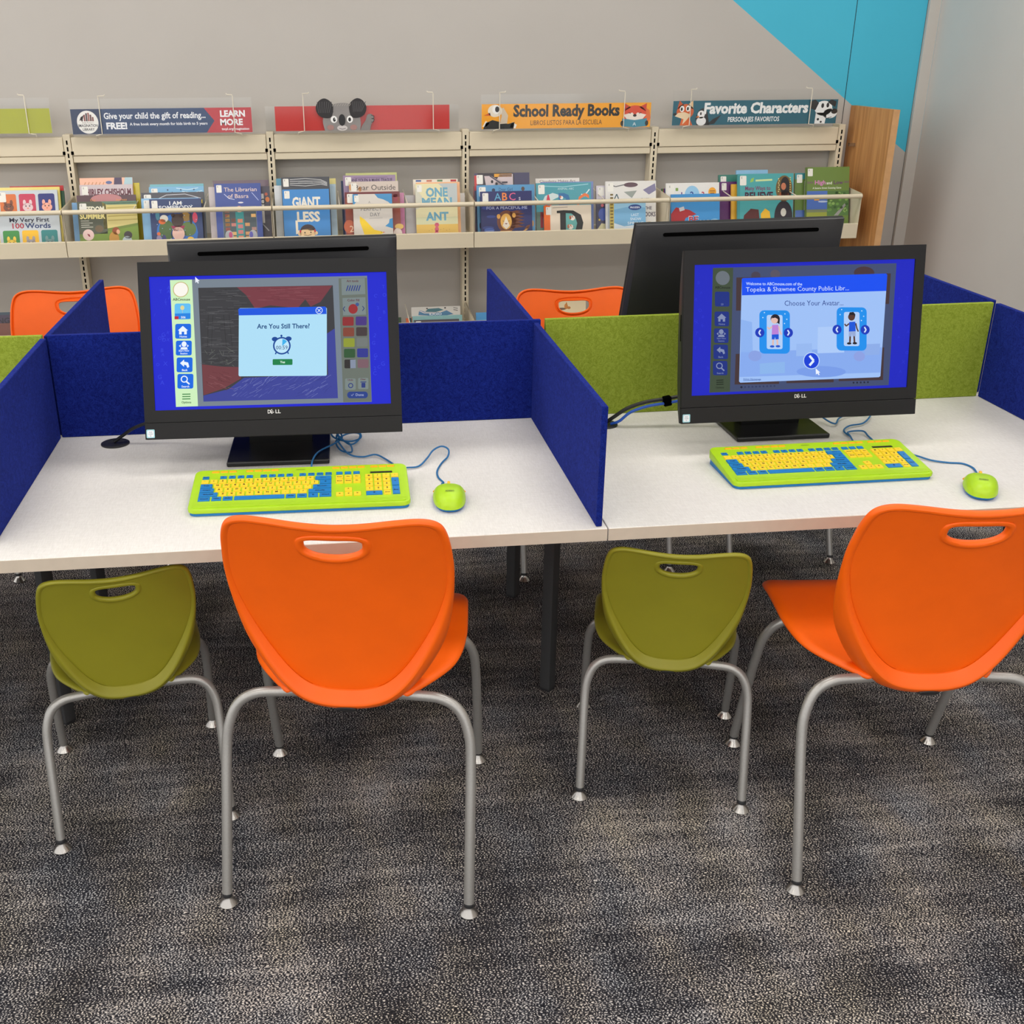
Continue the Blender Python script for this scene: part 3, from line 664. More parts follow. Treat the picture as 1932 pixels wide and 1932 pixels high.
        A.ell(cx-14, by+190, 12, 6, (20, 80, 200) if girl else (24, 24, 34)); A.ell(cx+16, by+189, 12, 6, (20, 80, 200) if girl else (24, 24, 34)); A.up()
        for ax, d in ((bx+2, -1), (bx+150, 1)):
            A.ell(ax, by+118, 24, 25, (22, 56, 186)); A.up(); A.line([(ax-4*d, by+104), (ax+5*d, by+118), (ax-4*d, by+132)], 7, (214, 230, 255))
    A.ell(828, 684, 43, 45, (190, 216, 250)); A.up(); A.ell(828, 684, 39, 41, (16, 62, 214)); A.up(); A.line([(818, 658), (840, 684), (818, 709)], 12, (226, 238, 255))
    A.poly([(850, 724), (852, 758), (859, 751), (866, 761), (871, 758), (866, 748), (874, 746)], (236, 242, 255))
    A.text('Admin Homepage', 474, 788, 15, (30, 70, 150), width=92, bold=0); A.line([(474, 791), (566, 787)], 2, (30, 70, 150))
    return A
computer(-.667, .414, .744, R(-1.79), R(20.1), 'black all-in-one computer whose lit screen asks "Are You Still There?"', screen_left)
computer(.557, .392, .738, R(.16), R(10.4), 'black all-in-one computer whose lit screen says "Choose Your Avatar"', screen_right, .07, .235)
c3 = computer(-.643, 1.014, .731, R(183.2), R(17.3), 'black computer seen from the back, just above the timer screen', None, .03, .2)
c4 = computer(.537, .971, .757, R(183.66), R(17.1), 'black computer seen from the back, behind the avatar choice screen', None, .03, .2)

# ------------------------------------------------------------------ keyboards
def key_mesh(wd, dp, hgt):
    a, b2, c = wd/2, dp/2, .0016
    vs = [(-a, -b2, 0), (a, -b2, 0), (a, b2, 0), (-a, b2, 0), (-a+c, -b2+c, hgt), (a-c, -b2+c, hgt), (a-c, b2-c*.7, hgt), (-a+c, b2-c*.7, hgt)]
    me = bpy.data.meshes.new('key'); me.from_pydata(vs, [], [(4, 5, 6, 7), (0, 1, 5, 4), (1, 2, 6, 5), (2, 3, 7, 6), (3, 0, 4, 7)]); me.update(); return me
KM = {}
def keyboard(loc, rz, lab):
    t = empty('childrens_keyboard', loc, rz, lab, 'keyboard', 'colour-coded keyboards on the tables')
    KW, KD = .231, .178; za, zb = .0165, .0345
    tilt = math.atan2(zb-za, KD-.04)
    zt = lambda y: za if y < .03 else za+(y-.03)*math.tan(tilt)
    # lime shell with rounded corners, palm rest in front, raised rim; blue underside
    def outline(g, r): return rrpts(-KW+g, KW-g, g, KD-g, r, 5)
    rows = []
    for g, dz in ((.004, -.9), (.0005, -.6), (0, -.25), (.001, -.05), (.004, 0), (.0085, 0), (.0095, -.0028)):
        rows.append([(x, y, (zt(y)+dz*.011) if dz > -.5 else (zt(y)*(.45 if dz > -.7 else .30))) for x, y in outline(g, .017-g*.6)])
    o = MB().grid(rows, closed_u=True, cap=True).build('shell', M_LIME, t, True, 50)
    MB().prism(outline(.003, .015), lambda p, q, z: (p, q, z if z < .001 else zt(q)*.42), .0005, .5).build('underside', M_KBLUE, t)
    MB().prism([(x, y) for x, y in rrpts(-KW+.010, KW-.010, .006, .031, .006, 4)], lambda p, q, z: (p, q, z+.0006*math.sin(q*100)), .012, za+.0012).build('palm_rest', M_LIME, t)
    leg = Art(lambda x, y: (x, y), 1, 1e-6)
    U = .01875
    def key(cx, cy, wu, m, s_='', dp=.0178, hgt=.0062, wd=None, ts=.0078):
        wd = wd or wu*U-.0009; k = (round(wd, 4), round(dp, 4), round(hgt, 4), m.name)
        if k not in KM: KM[k] = key_mesh(wd, dp, hgt); KM[k].materials.append(m)
        q = bpy.data.objects.new('key', KM[k]); link(q, t); q.location = (cx, cy, zt(cy)-.0026); q.rotation_euler = (tilt, 0, 0)
        if s_: leg.text(s_, cx, cy-.0022, ts if len(s_) == 1 else ts*.62, (22, 22, 20), 'c', bold=1, width=None if len(s_) < 3 else min(.6*wd, .0042*len(s_)))
    Y, B, O = M_KYEL, M_KBLUE, M_KORA
    x0 = -.2145; y0 = .0445; V = .0186
    rowsd = [
        [(1.5, B, 'Ctrl'), (1.25, B, 'Win'), (1.25, B, 'Alt'), (5.75, B, ''), (1.25, B, 'Alt'), (1.25, B, 'Win'), (1.25, B, '='), (1.5, B, 'Ctrl')],
        [(2.25, B, 'Shift')]+[(1, Y, c) for c in 'ZXCVBNM,./']+[(2.75, B, 'Shift')],
        [(1.75, B, 'Caps')]+[(1, Y, c) for c in "ASDFGHJKL;'"]+[(2.25, B, 'Enter')],
        [(1.5, B, 'Tab')]+[(1, Y, c) for c in 'QWERTYUIOP[]']+[(1.5, B, '<')],
        [(1, Y, '`')]+[(1, Y, c) for c in '1234567890-=']+[(2, B, '<--')]]
    for j, rw in enumerate(rowsd):
        x = x0
        for wu, m, s_ in rw:
            key(x+wu*U/2, y0+j*V, wu, m, s_); x += wu*U
    yf = y0+5*V+.0015
    for k, cx in enumerate([0, 2, 3, 4, 5, 6.6, 7.6, 8.6, 9.6, 11.1, 12.1, 13.1, 14.1]):
        key(x0+(cx+.5)*U, yf, .9, B, 'Esc' if k == 0 else 'F%d' % k, .0125, .0050)
    xn = x0+15.35*U
    for k in range(3):
        key(xn+(k+.5)*U, yf, .9, B, '', .0125, .0050)
        key(xn+(k+.5)*U, y0+4*V, 1, Y, ('Ins', 'Hm', 'PU')[k]); key(xn+(k+.5)*U, y0+3*V, 1, Y, ('Del', 'End', 'PD')[k])
        key(xn+(k+.5)*U, y0, 1, Y, '<v>'[k])
    key(xn+1.5*U, y0+V, 1, Y, '^')
    xp = xn+3.4*U
    for j, rw in enumerate([None, '123', '456', '789', '#/*']):
        if rw:
            for k, c in enumerate(rw): key(xp+(k+.5)*U, y0+j*V, 1, Y, c)
    key(xp+U, y0, 2, B, '0'); key(xp+2.5*U, y0, 1, Y, 'Del'); key(xp+3.5*U, y0+4*V, 1, Y, '-')
    key(xp+3.5*U, y0+2.5*V, 1, B, '+', .0172+V); key(xp+3.5*U, y0+.5*V, 1, B, 'Ent', .0172+V)
    for a, b2, n in ((-.196, -.140, 3), (-.122, -.049, 4), (.066, .140, 4), (.150, .205, 3)):
        for k in range(n):
            wdt = (b2-a)/n; key(a+(k+.5)*wdt, .1655, 1, O, '.', .0075, .0042, wdt-.0006, .004)
    o = leg.build('key_lettering', M_KEYTXT, t, flat=True)
    o['kind'] = 'stuff'
    for v in o.data.vertices:
        y = v.co.y; v.co.z = zt(y)-.0026+(.0065 if y < y0+4.6*V else .0053 if y < .156 else .0045)+.0003
    lp = MB().box(.150, .198, yf-.004, yf+.0035, zt(yf)-.001, zt(yf)+.0012).build('light_window', M_BLACK, t)
    a = Art(); a.text('ADESSO', 0, 0, .0055, (70, 90, 40), 'c', bold=0); o = a.build('maker_name', M_KEYTXT, t, flat=True); o.location = (-.002, .162, zt(.163)+.0006); o.rotation_euler = (tilt, 0, 0)
    return t
keyboard((-.614, .158, TH), R(-1.35), 'lime green childrens keyboard with yellow and blue keys in front of the timer screen')
keyboard((.553, .166, TH), R(.4), 'lime green childrens keyboard with yellow and blue keys in front of the avatar screen')

# ------------------------------------------------------------------ mice
def mouse(loc, rz, lab):
    t = empty('childrens_mouse', loc, rz, lab, 'mouse', 'lime green mice on the tables')
    ln, wd = .058, .0345
    def shell(z0, z1, k0, k1, n=8):
        rows = []
        for j in range(n+1):
            ph = j/n; rad = lerp(k0, k1, ph) if n < 4 else math.cos(R(90*ph*.97))**.62
            z = lerp(z0, z1, ph) if n < 4 else lerp(z0, z1, math.sin(R(90*ph)))
            row = []
            for i in range(28):
                a = 2*math.pi*i/28; c, s_ = math.cos(a), math.sin(a)
                x = math.copysign(abs(c)**.8, c)*wd*rad; y = math.copysign(abs(s_)**.8, s_)*ln*rad
                x *= 1+.10*(y/ln); row.append((x, y, z*(1-.22*max(0, y/ln)*ph)))
            rows.append(row)
        return MB().grid(rows, closed_u=True, cap=True)
    shell(.0005, .0075, .88, 1.0, 2).build('lower_shell', M_KBLUE, t, True, 50)
    shell(.0077, .0365, 1, 1).build('upper_shell', M_LIME, t, True, 50)
    fr = [Vector((math.copysign(abs(math.cos(R(a)))**.8, math.cos(R(a)))*wd*1.08, abs(math.sin(R(a)))**.8*ln*1.005, .0125)) for a in range(28, 153, 6)]
    MB().tube(fr, .0022, 8).build('front_band', M_KORA, t, True)
    wl = MB().lathe([(.001, -.003), (.0065, -.003), (.0075, -.001), (.0075, .001), (.0065, .003), (.001, .003)], 16).build('scroll_wheel', M_KORA, t, True); wl.rotation_euler = (0, R(90), 0); wl.location = (0, ln*.86, .0225)
    a = Art(); a.text('ADESSO', 0, 0, .0072, (60, 70, 20), 'c', width=.0185); o = a.build('maker_name', M_KEYTXT, t, flat=True)
    o.location = (0, -.024, .0366); o.rotation_euler = (R(13), 0, 0)
    return t
mouse((-.300, .172, TH), R(-5), 'lime green mouse with blue underside beside the left keyboard')
mouse((.843, .088, TH), R(-27), 'lime green mouse with blue underside beside the right keyboard')

# ------------------------------------------------------------------ cords and grommets
def cord(name, pts, r, m, lab, grp=None, parts=None):
    o = MB().tube([tuple(p) for p in spline(pts, 7)], r, 8).build(name, m, None, True); return tag(o, lab, 'cord', grp)
zt_ = TH+.0024
cord('mouse_cord', [(-.40, .385, TH+.004), (-.372, .381, TH+.005), (-.345, .39, TH+.004), (-.322, .425, TH+.010), (-.305, .458, TH+.016), (-.283, .478, TH+.018), (-.268, .466, TH+.014), (-.272, .440, TH+.006), (-.290, .408, zt_), (-.306, .358, zt_), (-.308, .318, zt_), (-.300, .285, zt_), (-.305, .268, TH+.006), (-.296, .236, TH+.011)], .0021, M_CORD, 'blue mouse cord looping to the left mouse')
cord('mouse_cord', [(.792, .335, TH+.004), (.815, .305, TH+.005), (.834, .276, TH+.004), (.866, .260, zt_), (.896, .250, zt_), (.905, .224, zt_), (.893, .188, TH+.005), (.872, .148, TH+.011)], .0021, M_CORD, 'blue mouse cord running to the right mouse')
b1 = [(-.59, .372, TH+.008), (-.587, .425, TH+.016), (-.572, .48, TH+.0175), (-.538, .53, TH+.0165), (-.515, .565, TH+.020), (-.525, .60, TH+.030), (-.540, .63, TH+.040), (-.530, .58, TH+.030), (-.500, .55, TH+.008), (-.478, .56, TH+.012), (-.472, .60, TH+.016), (-.500, .605, TH+.016), (-.530, .565, TH+.012), (-.520, .52, TH+.004), (-.495, .50, TH+.006), (-.500, .535, TH+.016), (-.535, .57, TH+.020), (-.545, .61, TH+.03), (-.555, .66, TH+.05)]
cord('keyboard_cord', b1, .0021, M_CORD, 'tangled blue keyboard cord beside the stand of the timer computer')
cord('bundled_cord', [(-.395, .392, TH+.004), (-.418, .446, TH+.004), (-.44, .474, TH+.006), (-.47, .468, TH+.004), (-.50, .485, TH+.005), (-.520, .53, TH+.014), (-.528, .575, TH+.022), (-.505, .61, TH+.022), (-.478, .625, TH+.016), (-.468, .60, TH+.008), (-.49, .565, TH+.010), (-.52, .55, TH+.022), (-.53, .61, TH+.035), (-.54, .66, TH+.05)], .0021, M_CORD, 'blue mouse cord knotted behind the left keyboard')
cord('keyboard_cord', [(.70, .372, TH+.006), (.722, .45, TH+.006), (.735, .49, TH+.004), (.768, .482, TH+.008), (.77, .455, TH+.004), (.765, .40, TH+.003)], .0021, M_CORD, 'short blue cord arching behind the right keyboard')
cord('bundled_cord', [(.725, .455, TH+.004), (.727, .498, TH+.005), (.757, .53, TH+.006), (.80, .545, TH+.006), (.84, .588, TH+.010), (.845, .61, TH+.012), (.80, .612, TH+.012), (.755, .585, TH+.008), (.725, .545, TH+.008), (.705, .575, TH+.016), (.695, .64, TH+.03)], .0021, M_CORD, 'looped blue cord beside the stand of the avatar computer')
for gx, gy, side in ((-1.066, .648, 'left'), (.152, .634, 'right')):
    g = MB().lathe([(.034, .0003), (.034, .003), (.031, .0045), (.020, .0045), (.018, .003)], 28, (0, 0, 0)).build('cable_grommet', M_BLACK, None, True); g.location = (gx, gy, TH)
    tag(g, 'round black cable grommet in the %s table top' % side, 'grommet', 'black cable grommets')
cord('power_cord', [(-1.068, .646, TH+.006), (-1.045, .645, TH+.022), (-1.015, .640, TH+.042), (-.975, .634, TH+.056), (-.93, .625, TH+.062), (-.86, .60, TH+.066), (-.76, .57, TH+.07)], .0042, M_CORDK, 'black power cord rising from the left grommet to the timer computer')
cord('power_cord', [(.154, .634, TH+.006), (.172, .622, TH+.024), (.205, .612, TH+.050), (.25, .606, TH+.066), (.30, .602, TH+.0735), (.345, .598, TH+.081), (.42, .585, TH+.09), (.50, .56, TH+.095)], .0048, M_CORDK, 'black power cord rising from the right grommet to the avatar computer')
cord('network_cord', [(.166, .622, TH+.006), (.184, .608, TH+.018), (.21, .602, TH+.042), (.252, .596, TH+.058), (.30, .592, TH+.0655), (.345, .588, TH+.073), (.42, .575, TH+.082), (.50, .55, TH+.087)], .0036, M_CORDB, 'blue network cord running with the black cord to the avatar computer')
cw = bev(MB().box(-.010, .010, -.0095, .0095, -.0125, .0115).build('cable_wrap', M_SLOT), .003); cw.location = (.300, .597, TH+.070); cw.rotation_euler = (0, R(-10), 0)
tag(cw, 'black hook-and-loop wrap holding the black and blue cords together', 'cable tie')
# ------------------------------------------------------------------ wall shelving
UX = [-1.665, -.749, .168, 1.089, 2.032]
BAYN = ['leftmost, cut off by the image edge', 'behind the timer computer', 'left of centre, under the koala sign', 'under the orange sign', 'at the right end by the wooden panel']
for k, x in enumerate(UX):
    t = empty('shelf_upright', (x, 3.45, 0), 0, 'cream slotted steel shelf upright, %s from the left' % ('first', 'second', 'third', 'fourth', 'fifth')[k], 'shelf upright', 'slotted shelf uprights')
    bev(MB().box(-.0165, .0165, 0, .075, .0, 1.187).build('post', M_CREAM, t), .002)
    s = MB(); z = .06
    while z < 1.16: s.box(-.004, .003, -.0005, .002, z, z+.019); z += .0285
    s = s.build('slot_row', M_SLOT, t); s['kind'] = 'stuff'
BX = [(-2.58, UX[0])]+list(zip(UX, UX[1:]))
YF = 3.15
for k, (a, b2) in enumerate(BX):
    cx = (a+b2)/2; hw = (b2-a)/2-.0185
    t = empty('shelf_top_beam', (cx, 3.45, 1.064), 0, 'cream steel top rail of the wall shelf, bay %s' % BAYN[k], 'shelf rail', 'top rails of the wall shelf')
    bev(MB().box(-hw, hw, .0, .074, .031, .111).build('face', M_CREAM, t), .003)
    bev(MB().box(-hw, hw, .004, .03, 0, .0295).build('lower_lip', M_CREAM, t), .002)
    for sx in (-1, 1):
        MB().box(sx*hw-.006, sx*hw+.006, -.0008, .004, .035, .05).build('bracket_tab', M_SLOT, t)
    for low in (0, 1):
        z0 = .687 if not low else .137
        hw2 = (b2-a)/2-.0024
        t = empty('shelf_tray', (cx, 3.45, z0), 0, 'cream steel %s tray, bay %s' % ('book display' if not low else 'lower book', BAYN[k]), 'shelf tray', 'upper book trays' if not low else 'lower book trays')
        prof = [(-.300, .0), (-.302, .067), (-.298, .069), (-.286, .069), (-.286, .066), (-.296, .064), (-.294, .003)]
        MB().prism(prof, lambda p, q, x: (x, p, q), -hw2, hw2).build('front_lip', M_CREAM, t)
        MB().box(-hw2, hw2, -.294, -.002, .045, .0475).build('floor_plate', M_CREAM, t)
        for sx in (-1, 1):
            sp = [(-.300, .0), (-.3005, .205), (-.296, .209), (-.003, .232), (-.003, -.02)]
            MB().prism(sp, lambda p, q, x: (x, p, q), sx*hw2-.0009, sx*hw2+.0009).build('side_plate', M_CREAM, t)
        MB().tube([(-hw2, -.300, .196), (0, -.300, .196), (hw2, -.300, .196)], .0105, 14).build('rail', M_CREAM, t, True)
        for q in (-.34, .34):
            MB().tube([(q*hw2*2*.5+q*0, -.296, .196), (q*hw2, -.15, .212), (q*hw2, -.004, .230)], .0025, 6).build('wire_divider', M_WIRE, t, True)
# wooden end panel
t = empty('wooden_end_panel', (2.10, 3.30, 0), 0, 'tall oak veneer end panel at the right end of the wall shelf', 'end panel')
MB().box(0, .03, -.20, .228, 0, 1.27).build('panel', M_WOOD, t)
MB().box(-.0005, .0305, -.2035, -.2, 0, 1.2705).build('edge_band', mat('light_edge_band', (206, 158, 108), .45), t)
MB().box(-.03, .0, .13, .145, 1.085, 1.10).build('fixing_clip', M_CHROME, t)

# ------------------------------------------------------------------ signs above the shelf
def wire_hooks(t, xs, z0):
    for x, flip in xs:
        pts = [(x+flip*.028, .03, z0-.018), (x+flip*.028, 0, z0-.016), (x+flip*.028, -.006, z0-.006), (x+flip*.012, -.010, z0-.002), (x, -.010, z0), (x-.0, -.010, z0+.08), (x-.0, -.010, z0+.155), (x-.002, -.010, z0+.161), (x-flip*.024, -.006, z0+.162), (x-flip*.028, .0, z0+.166)]
        MB().tube([Vector(p) for p in pts], .0022, 6).build('wire_hook', M_WIRE, t, True)
def sign(x0, x1, z0, h, ac, base, lab, labh, xs, draw, ax=None, rot=0):
    """ac: height of the clear sleeve; draw(Art, w, h)"""
    w3 = x1-x0; ax = ax or (x0-.004, x1+.004)
    t = empty('sign_holder', ((x0+x1)/2, 3.415, z0), rot, labh, 'sign holder', 'clear sign holders on wire hooks'); cx = (x0+x1)/2
    MB().box(ax[0]-cx, ax[1]-cx, -.0042, -.0028, 0, ac).build('sleeve_front', M_ACR, t); MB().box(ax[0]-cx, ax[1]-cx, .0028, .0042, 0, ac).build('sleeve_back', M_ACR, t)
    MB().box(ax[0]-cx, ax[1]-cx, -.0042, .0042, -.0016, 0).build('sleeve_fold', M_ACR, t)
    wire_hooks(t, [(q-cx, f) for q, f in xs], 0)
    c = empty('sign_card', (cx, 3.415, z0), rot, lab, 'sign', 'printed sign cards on the shelf')
    MB().box(-w3/2, w3/2, -.0006, .0018, .0004, h).build('card', mat('card_stock', (230, 228, 222), .5), c)
    A = Art(); A.rect(-w3/2, .0004, w3/2, h, base); A.up(); draw(A, w3, h)
    o = A.build('print', M_PRINT, c); o.location = (0, -.0007, 0)
    return c
def lx(w3, f): return -w3/2+f*w3
def d_lime(A, w, h): pass
def d_navy(A, w, h):
    A.poly([(lx(w, .735), h), (w/2, h), (w/2, 0), (lx(w, .742), 0), (lx(w, .79), h*.48)], (188, 40, 52)); A.poly([(-w/2, 0), (lx(w, .165), 0), (lx(w, .165), h), (-w/2, h)], (18, 42, 82)); A.up()
    cx, cy = lx(w, .088), h*.48; A.ell(cx, cy, .047, .049, (238, 236, 232), 32); A.up()
    for k, (dx, hh, c) in enumerate(((-.024, .016, (70, 34, 34)), (-.012, .026, (126, 50, 48)), (-.003, .032, (60, 30, 34)), (.006, .034, (150, 84, 76)), (.015, .026, (92, 42, 42)), (.024, .016, (120, 60, 54)))):
        A.rect(cx+dx-.0036, cy+.004, cx+dx+.0036, cy+.006+hh, c)
    A.poly([(cx-.036, cy+.006), (cx-.028, cy+.022), (cx-.014, cy+.030), (cx-.020, cy+.012)], (50, 34, 36))
    A.text('IMAGINATION', cx, cy-.020, .0165, (30, 28, 36), 'c', width=.086); A.text('LIBRARY', cx, cy-.036, .0150, (30, 28, 36), 'c', width=.052)
    A.text('Dolly Parton\'s', cx, cy-.005, .009, (90, 60, 60), 'c', width=.05, bold=0)
    W = (240, 242, 246)
    A.text('Give your child the gift of reading...', lx(w, .178), h*.60, .037, W, bold=1, width=w*.565); A.text('FREE!', lx(w, .186), h*.20, .038, W, bold=2, width=w*.118)
    A.text('A free book every month for kids birth to 5 years', lx(w, .318), h*.33, .0165, W, width=w*.432)
    A.text('LEARN', lx(w, .894), h*.64, .037, W, 'c', bold=2, width=w*.143); A.text('MORE', lx(w, .884), h*.30, .037, W, 'c', bold=2, width=w*.128); A.text('tscpl.org/imagination', lx(w, .905), h*.10, .0145, W, 'c', width=w*.155)
def d_orange(A, w, h):
    # black and white bird with a long neck at the left end
    cx = lx(w, .09); A.poly([(cx-.066, 0), (cx-.052, .028), (cx-.022, .040), (cx+.018, .030), (cx+.052, .022), (cx+.084, .030), (cx+.078, 0)], (34, 36, 34)); A.poly([(cx-.070, .010), (cx-.054, .036), (cx-.036, .026), (cx-.05, .012)], (238, 232, 222)); A.poly([(cx+.060, .006), (cx+.072, .030), (cx+.094, .018), (cx+.088, .002)], (238, 232, 222)); A.up()
    A.poly([(cx+.014, .022), (cx+.022, .058), (cx+.012, .088), (cx+.030, .094), (cx+.052, .060), (cx+.048, .024)], (214, 198, 176)); A.up()
    A.ell(cx-.010, .080, .034, .027, (234, 224, 206)); A.poly([(cx-.034, .072), (cx-.064, .060), (cx-.030, .058)], (214, 92, 40)); A.up(); A.ell(cx-.005, .086, .018, .020, (246, 244, 240)); A.up(); A.ell(cx, .087, .010, .013, (26, 24, 26)); A.up()
    A.text('School Ready Books', lx(w, .185), h*.50, .070, (22, 22, 22), bold=2, width=w*.628); A.text('LIBROS LISTOS PARA LA ESCUELA', lx(w, .285), h*.14, .030, (52, 34, 20), width=w*.425, bold=0)
    # reading fox with a blue book at the right end
    fx = lx(w, .905); A.poly([(fx+.060, .012), (fx+.078, .040), (fx+.070, .076), (fx+.050, .088), (fx+.046, .05)], (226, 110, 52)); A.up(); A.ell(fx, .058, .056, .040, (222, 74, 44)); A.poly([(fx-.056, .070), (fx-.052, .107), (fx-.020, .090)], (206, 58, 40)); A.poly([(fx+.054, .070), (fx+.056, .107), (fx+.020, .090)], (206, 58, 40)); A.up()
    A.poly([(fx-.056, .056), (fx-.012, .066), (fx, .052), (fx+.012, .066), (fx+.056, .056), (fx+.030, .028), (fx-.030, .028)], (244, 232, 220)); A.up(); A.ell(fx, .053, .009, .006, (40, 30, 30)); A.line([(fx-.032, .066), (fx-.020, .062)], .003, (60, 30, 26)); A.line([(fx+.032, .066), (fx+.020, .062)], .003, (60, 30, 26))
    A.poly([(fx-.062, .004), (fx-.060, .040), (fx, .032), (fx+.060, .040), (fx+.060, .004), (fx, 0)], (64, 142, 166)); A.up(); A.line([(fx, .0), (fx, .032)], .0018, (40, 100, 124)); A.text('A', fx, .008, .022, (220, 234, 238), 'c')
    for q in (-.06, .06): A.ell(fx+q, .018, .008, .012, (40, 36, 36))
def d_teal(A, w, h):
    fx = lx(w, .075); A.ell(fx, .062, .042, .034, (214, 96, 40)); A.poly([(fx-.040, .072), (fx-.030, .112), (fx-.008, .090)], (196, 84, 36)); A.poly([(fx+.038, .072), (fx+.036, .112), (fx+.008, .090)], (238, 200, 150)); A.poly([(fx-.022, 0), (fx-.014, .036), (fx+.022, .036), (fx+.040, 0)], (222, 104, 44)); A.up()
    A.poly([(fx-.034, .056), (fx-.004, .060), (fx+.030, .048), (fx+.006, .020), (fx-.010, .004), (fx-.006, .028), (fx-.050, .042)], (240, 214, 176)); A.ell(fx-.016, .074, .011, .014, (248, 246, 242)); A.ell(fx+.014, .076, .011, .014, (248, 246, 242)); A.up(); A.ell(fx-.018, .073, .005, .008, (28, 24, 24)); A.ell(fx+.012, .075, .005, .008, (28, 24, 24)); A.ell(fx-.050, .050, .008, .006, (34, 26, 26))
    px = fx+.088; A.poly([(px-.028, 0), (px-.036, .03), (px-.022, .066), (px, .078), (px+.022, .060), (px+.036, .0)], (30, 32, 38)); A.poly([(px+.020, 0), (px+.050, .026), (px+.092, .046), (px+.060, .006)], (24, 28, 34)); A.up(); A.ell(px-.006, .018, .024, .020, (238, 238, 238)); A.ell(px-.008, .048, .018, .018, (240, 240, 240)); A.up(); A.ell(px-.010, .052, .004, .007, (20, 20, 24)); A.poly([(px-.020, .044), (px-.034, .036), (px-.016, .034)], (226, 120, 40))
    A.up(); W = (242, 244, 244)
    A.text('Favorite Characters', lx(w, .185), h*.48, .066, W, bold=2, width=w*.635, shear=.04); A.text('PERSONAJES FAVORITOS', lx(w, .335), h*.13, .030, W, width=w*.315)
    dx = lx(w, .915); A.poly([(dx-.038, 0), (dx-.036, .05), (dx+.02, .05), (dx+.014, 0)], (236, 238, 238)); A.ell(dx, .070, .044, .034, (240, 242, 242)); A.ell(dx+.036, .046, .034, .022, (240, 242, 242)); A.up()
    A.poly([(dx-.040, .062), (dx-.066, .070), (dx-.072, .100), (dx-.046, .110), (dx-.026, .094)], (26, 26, 30)); A.poly([(dx+.018, .098), (dx+.036, .110), (dx+.062, .100), (dx+.058, .076), (dx+.036, .086)], (26, 26, 30)); A.ell(dx+.056, .056, .016, .012, (22, 22, 26)); A.ell(dx-.006, .082, .007, .011, (24, 24, 28)); A.ell(dx+.020, .084, .007, .011, (24, 24, 28)); A.line([(dx+.002, .036), (dx+.022, .024), (dx+.046, .030)], .003, (50, 50, 54)); A.ell(dx-.022, .020, .006, .006, (30, 30, 34)); A.ell(dx-.006, .008, .005, .005, (30, 30, 34))
def d_red(A, w, h): pass
sign(-2.30, -1.715, 1.197, .105, .150, (168, 172, 22), 'plain lime green sign card at the left edge above the shelf', 'clear holder with the plain lime sign', [(-1.814, 1)], d_lime)
sign(-1.625, -.824, 1.190, .107, .150, (24, 58, 104), 'navy and red sign reading "Give your child the gift of reading"', 'clear holder with the navy reading sign', [(-1.495, -1), (-.903, 1)], d_navy)
rc = sign(-.718, .0865, 1.192, .107, .108, (196, 46, 40), 'plain red sign card behind the koala cut-out', 'clear holder with the red koala sign', [(-.587, -1), (.010, 1)], d_red, ax=(-.762, .130))
sign(.2385, 1.050, 1.189, .110, .152, (246, 166, 20), 'orange sign reading "School Ready Books" with a reading fox', 'clear holder with the orange school sign', [(.322, -1), (.918, 1)], d_orange)
sign(1.157, 1.976, 1.194, .110, .156, (20, 96, 116), 'teal sign reading "Favorite Characters" with fox and dog', 'clear holder with the teal sign', [(1.240, -1), (1.836, 1)], d_teal)
# koala cut-out in front of the red card
t = empty('koala_cutout', (-.405, 3.404, 1.192), 0, 'grey koala cardboard cut-out waving in front of the red sign', 'cut-out')
body = spline([(-.088, 0, .0), (-.096, 0, .04), (-.086, 0, .075), (-.060, 0, .105), (-.03, 0, .118), (.02, 0, .118), (.052, 0, .100), (.072, 0, .066), (.078, 0, .03), (.074, 0, .0)], 5)
MB().prism([(p.x, p.z) for p in body], lambda p, q, y: (p, y, q), -.0008, .0008).build('head', mat('koala_card', (142, 138, 136), .5), t)
for cx, sx in ((-.086, -1), (.066, 1)):
    e = spline([(cx-sx*.030, 0, .060), (cx+sx*.004, 0, .056), (cx+sx*.030, 0, .070), (cx+sx*.040, 0, .100), (cx+sx*.026, 0, .128), (cx+sx*.0, 0, .140), (cx-sx*.026, 0, .128), (cx-sx*.040, 0, .104)], 4, True)
    MB().prism([(p.x, p.z) for p in e], lambda p, q, y: (p, y, q), -.0022, -.0010).build('ear', mat('koala_ear', (44, 42, 44), .6), t)
arm = spline([(.074, 0, .0), (.084, 0, .022), (.100, 0, .044), (.108, 0, .066), (.122, 0, .072), (.136, 0, .064), (.138, 0, .044), (.126, 0, .026), (.120, 0, .0)], 4)
MB().prism([(p.x, p.z) for p in arm], lambda p, q, y: (p, y, q), -.0022, -.0010).build('arm', mat('koala_arm', (132, 128, 126), .5), t)
A = Art()
for k in range(7): A.line([(-.114+k*.008, .078), (-.118+k*.011, .126)], .0022, (84, 82, 84)); A.line([(.046+k*.006, .082), (.044+k*.010, .126)], .0022, (84, 82, 84))
A.up(); A.ell(-.045, .049, .015, .0155, (246, 246, 244)); A.ell(.028, .049, .014, .0155, (246, 246, 244)); A.ell(-.008, .0115, .024, .012, (206, 200, 198)); A.up(); A.ell(-.043, .048, .0065, .009, (22, 20, 22)); A.ell(.027, .048, .0065, .009, (22, 20, 22)); A.ell(-.008, .046, .0155, .0255, (20, 19, 22)); A.ell(-.062, .014, .016, .012, (168, 128, 122)); A.ell(.044, .014, .016, .012, (168, 128, 122)); A.up()
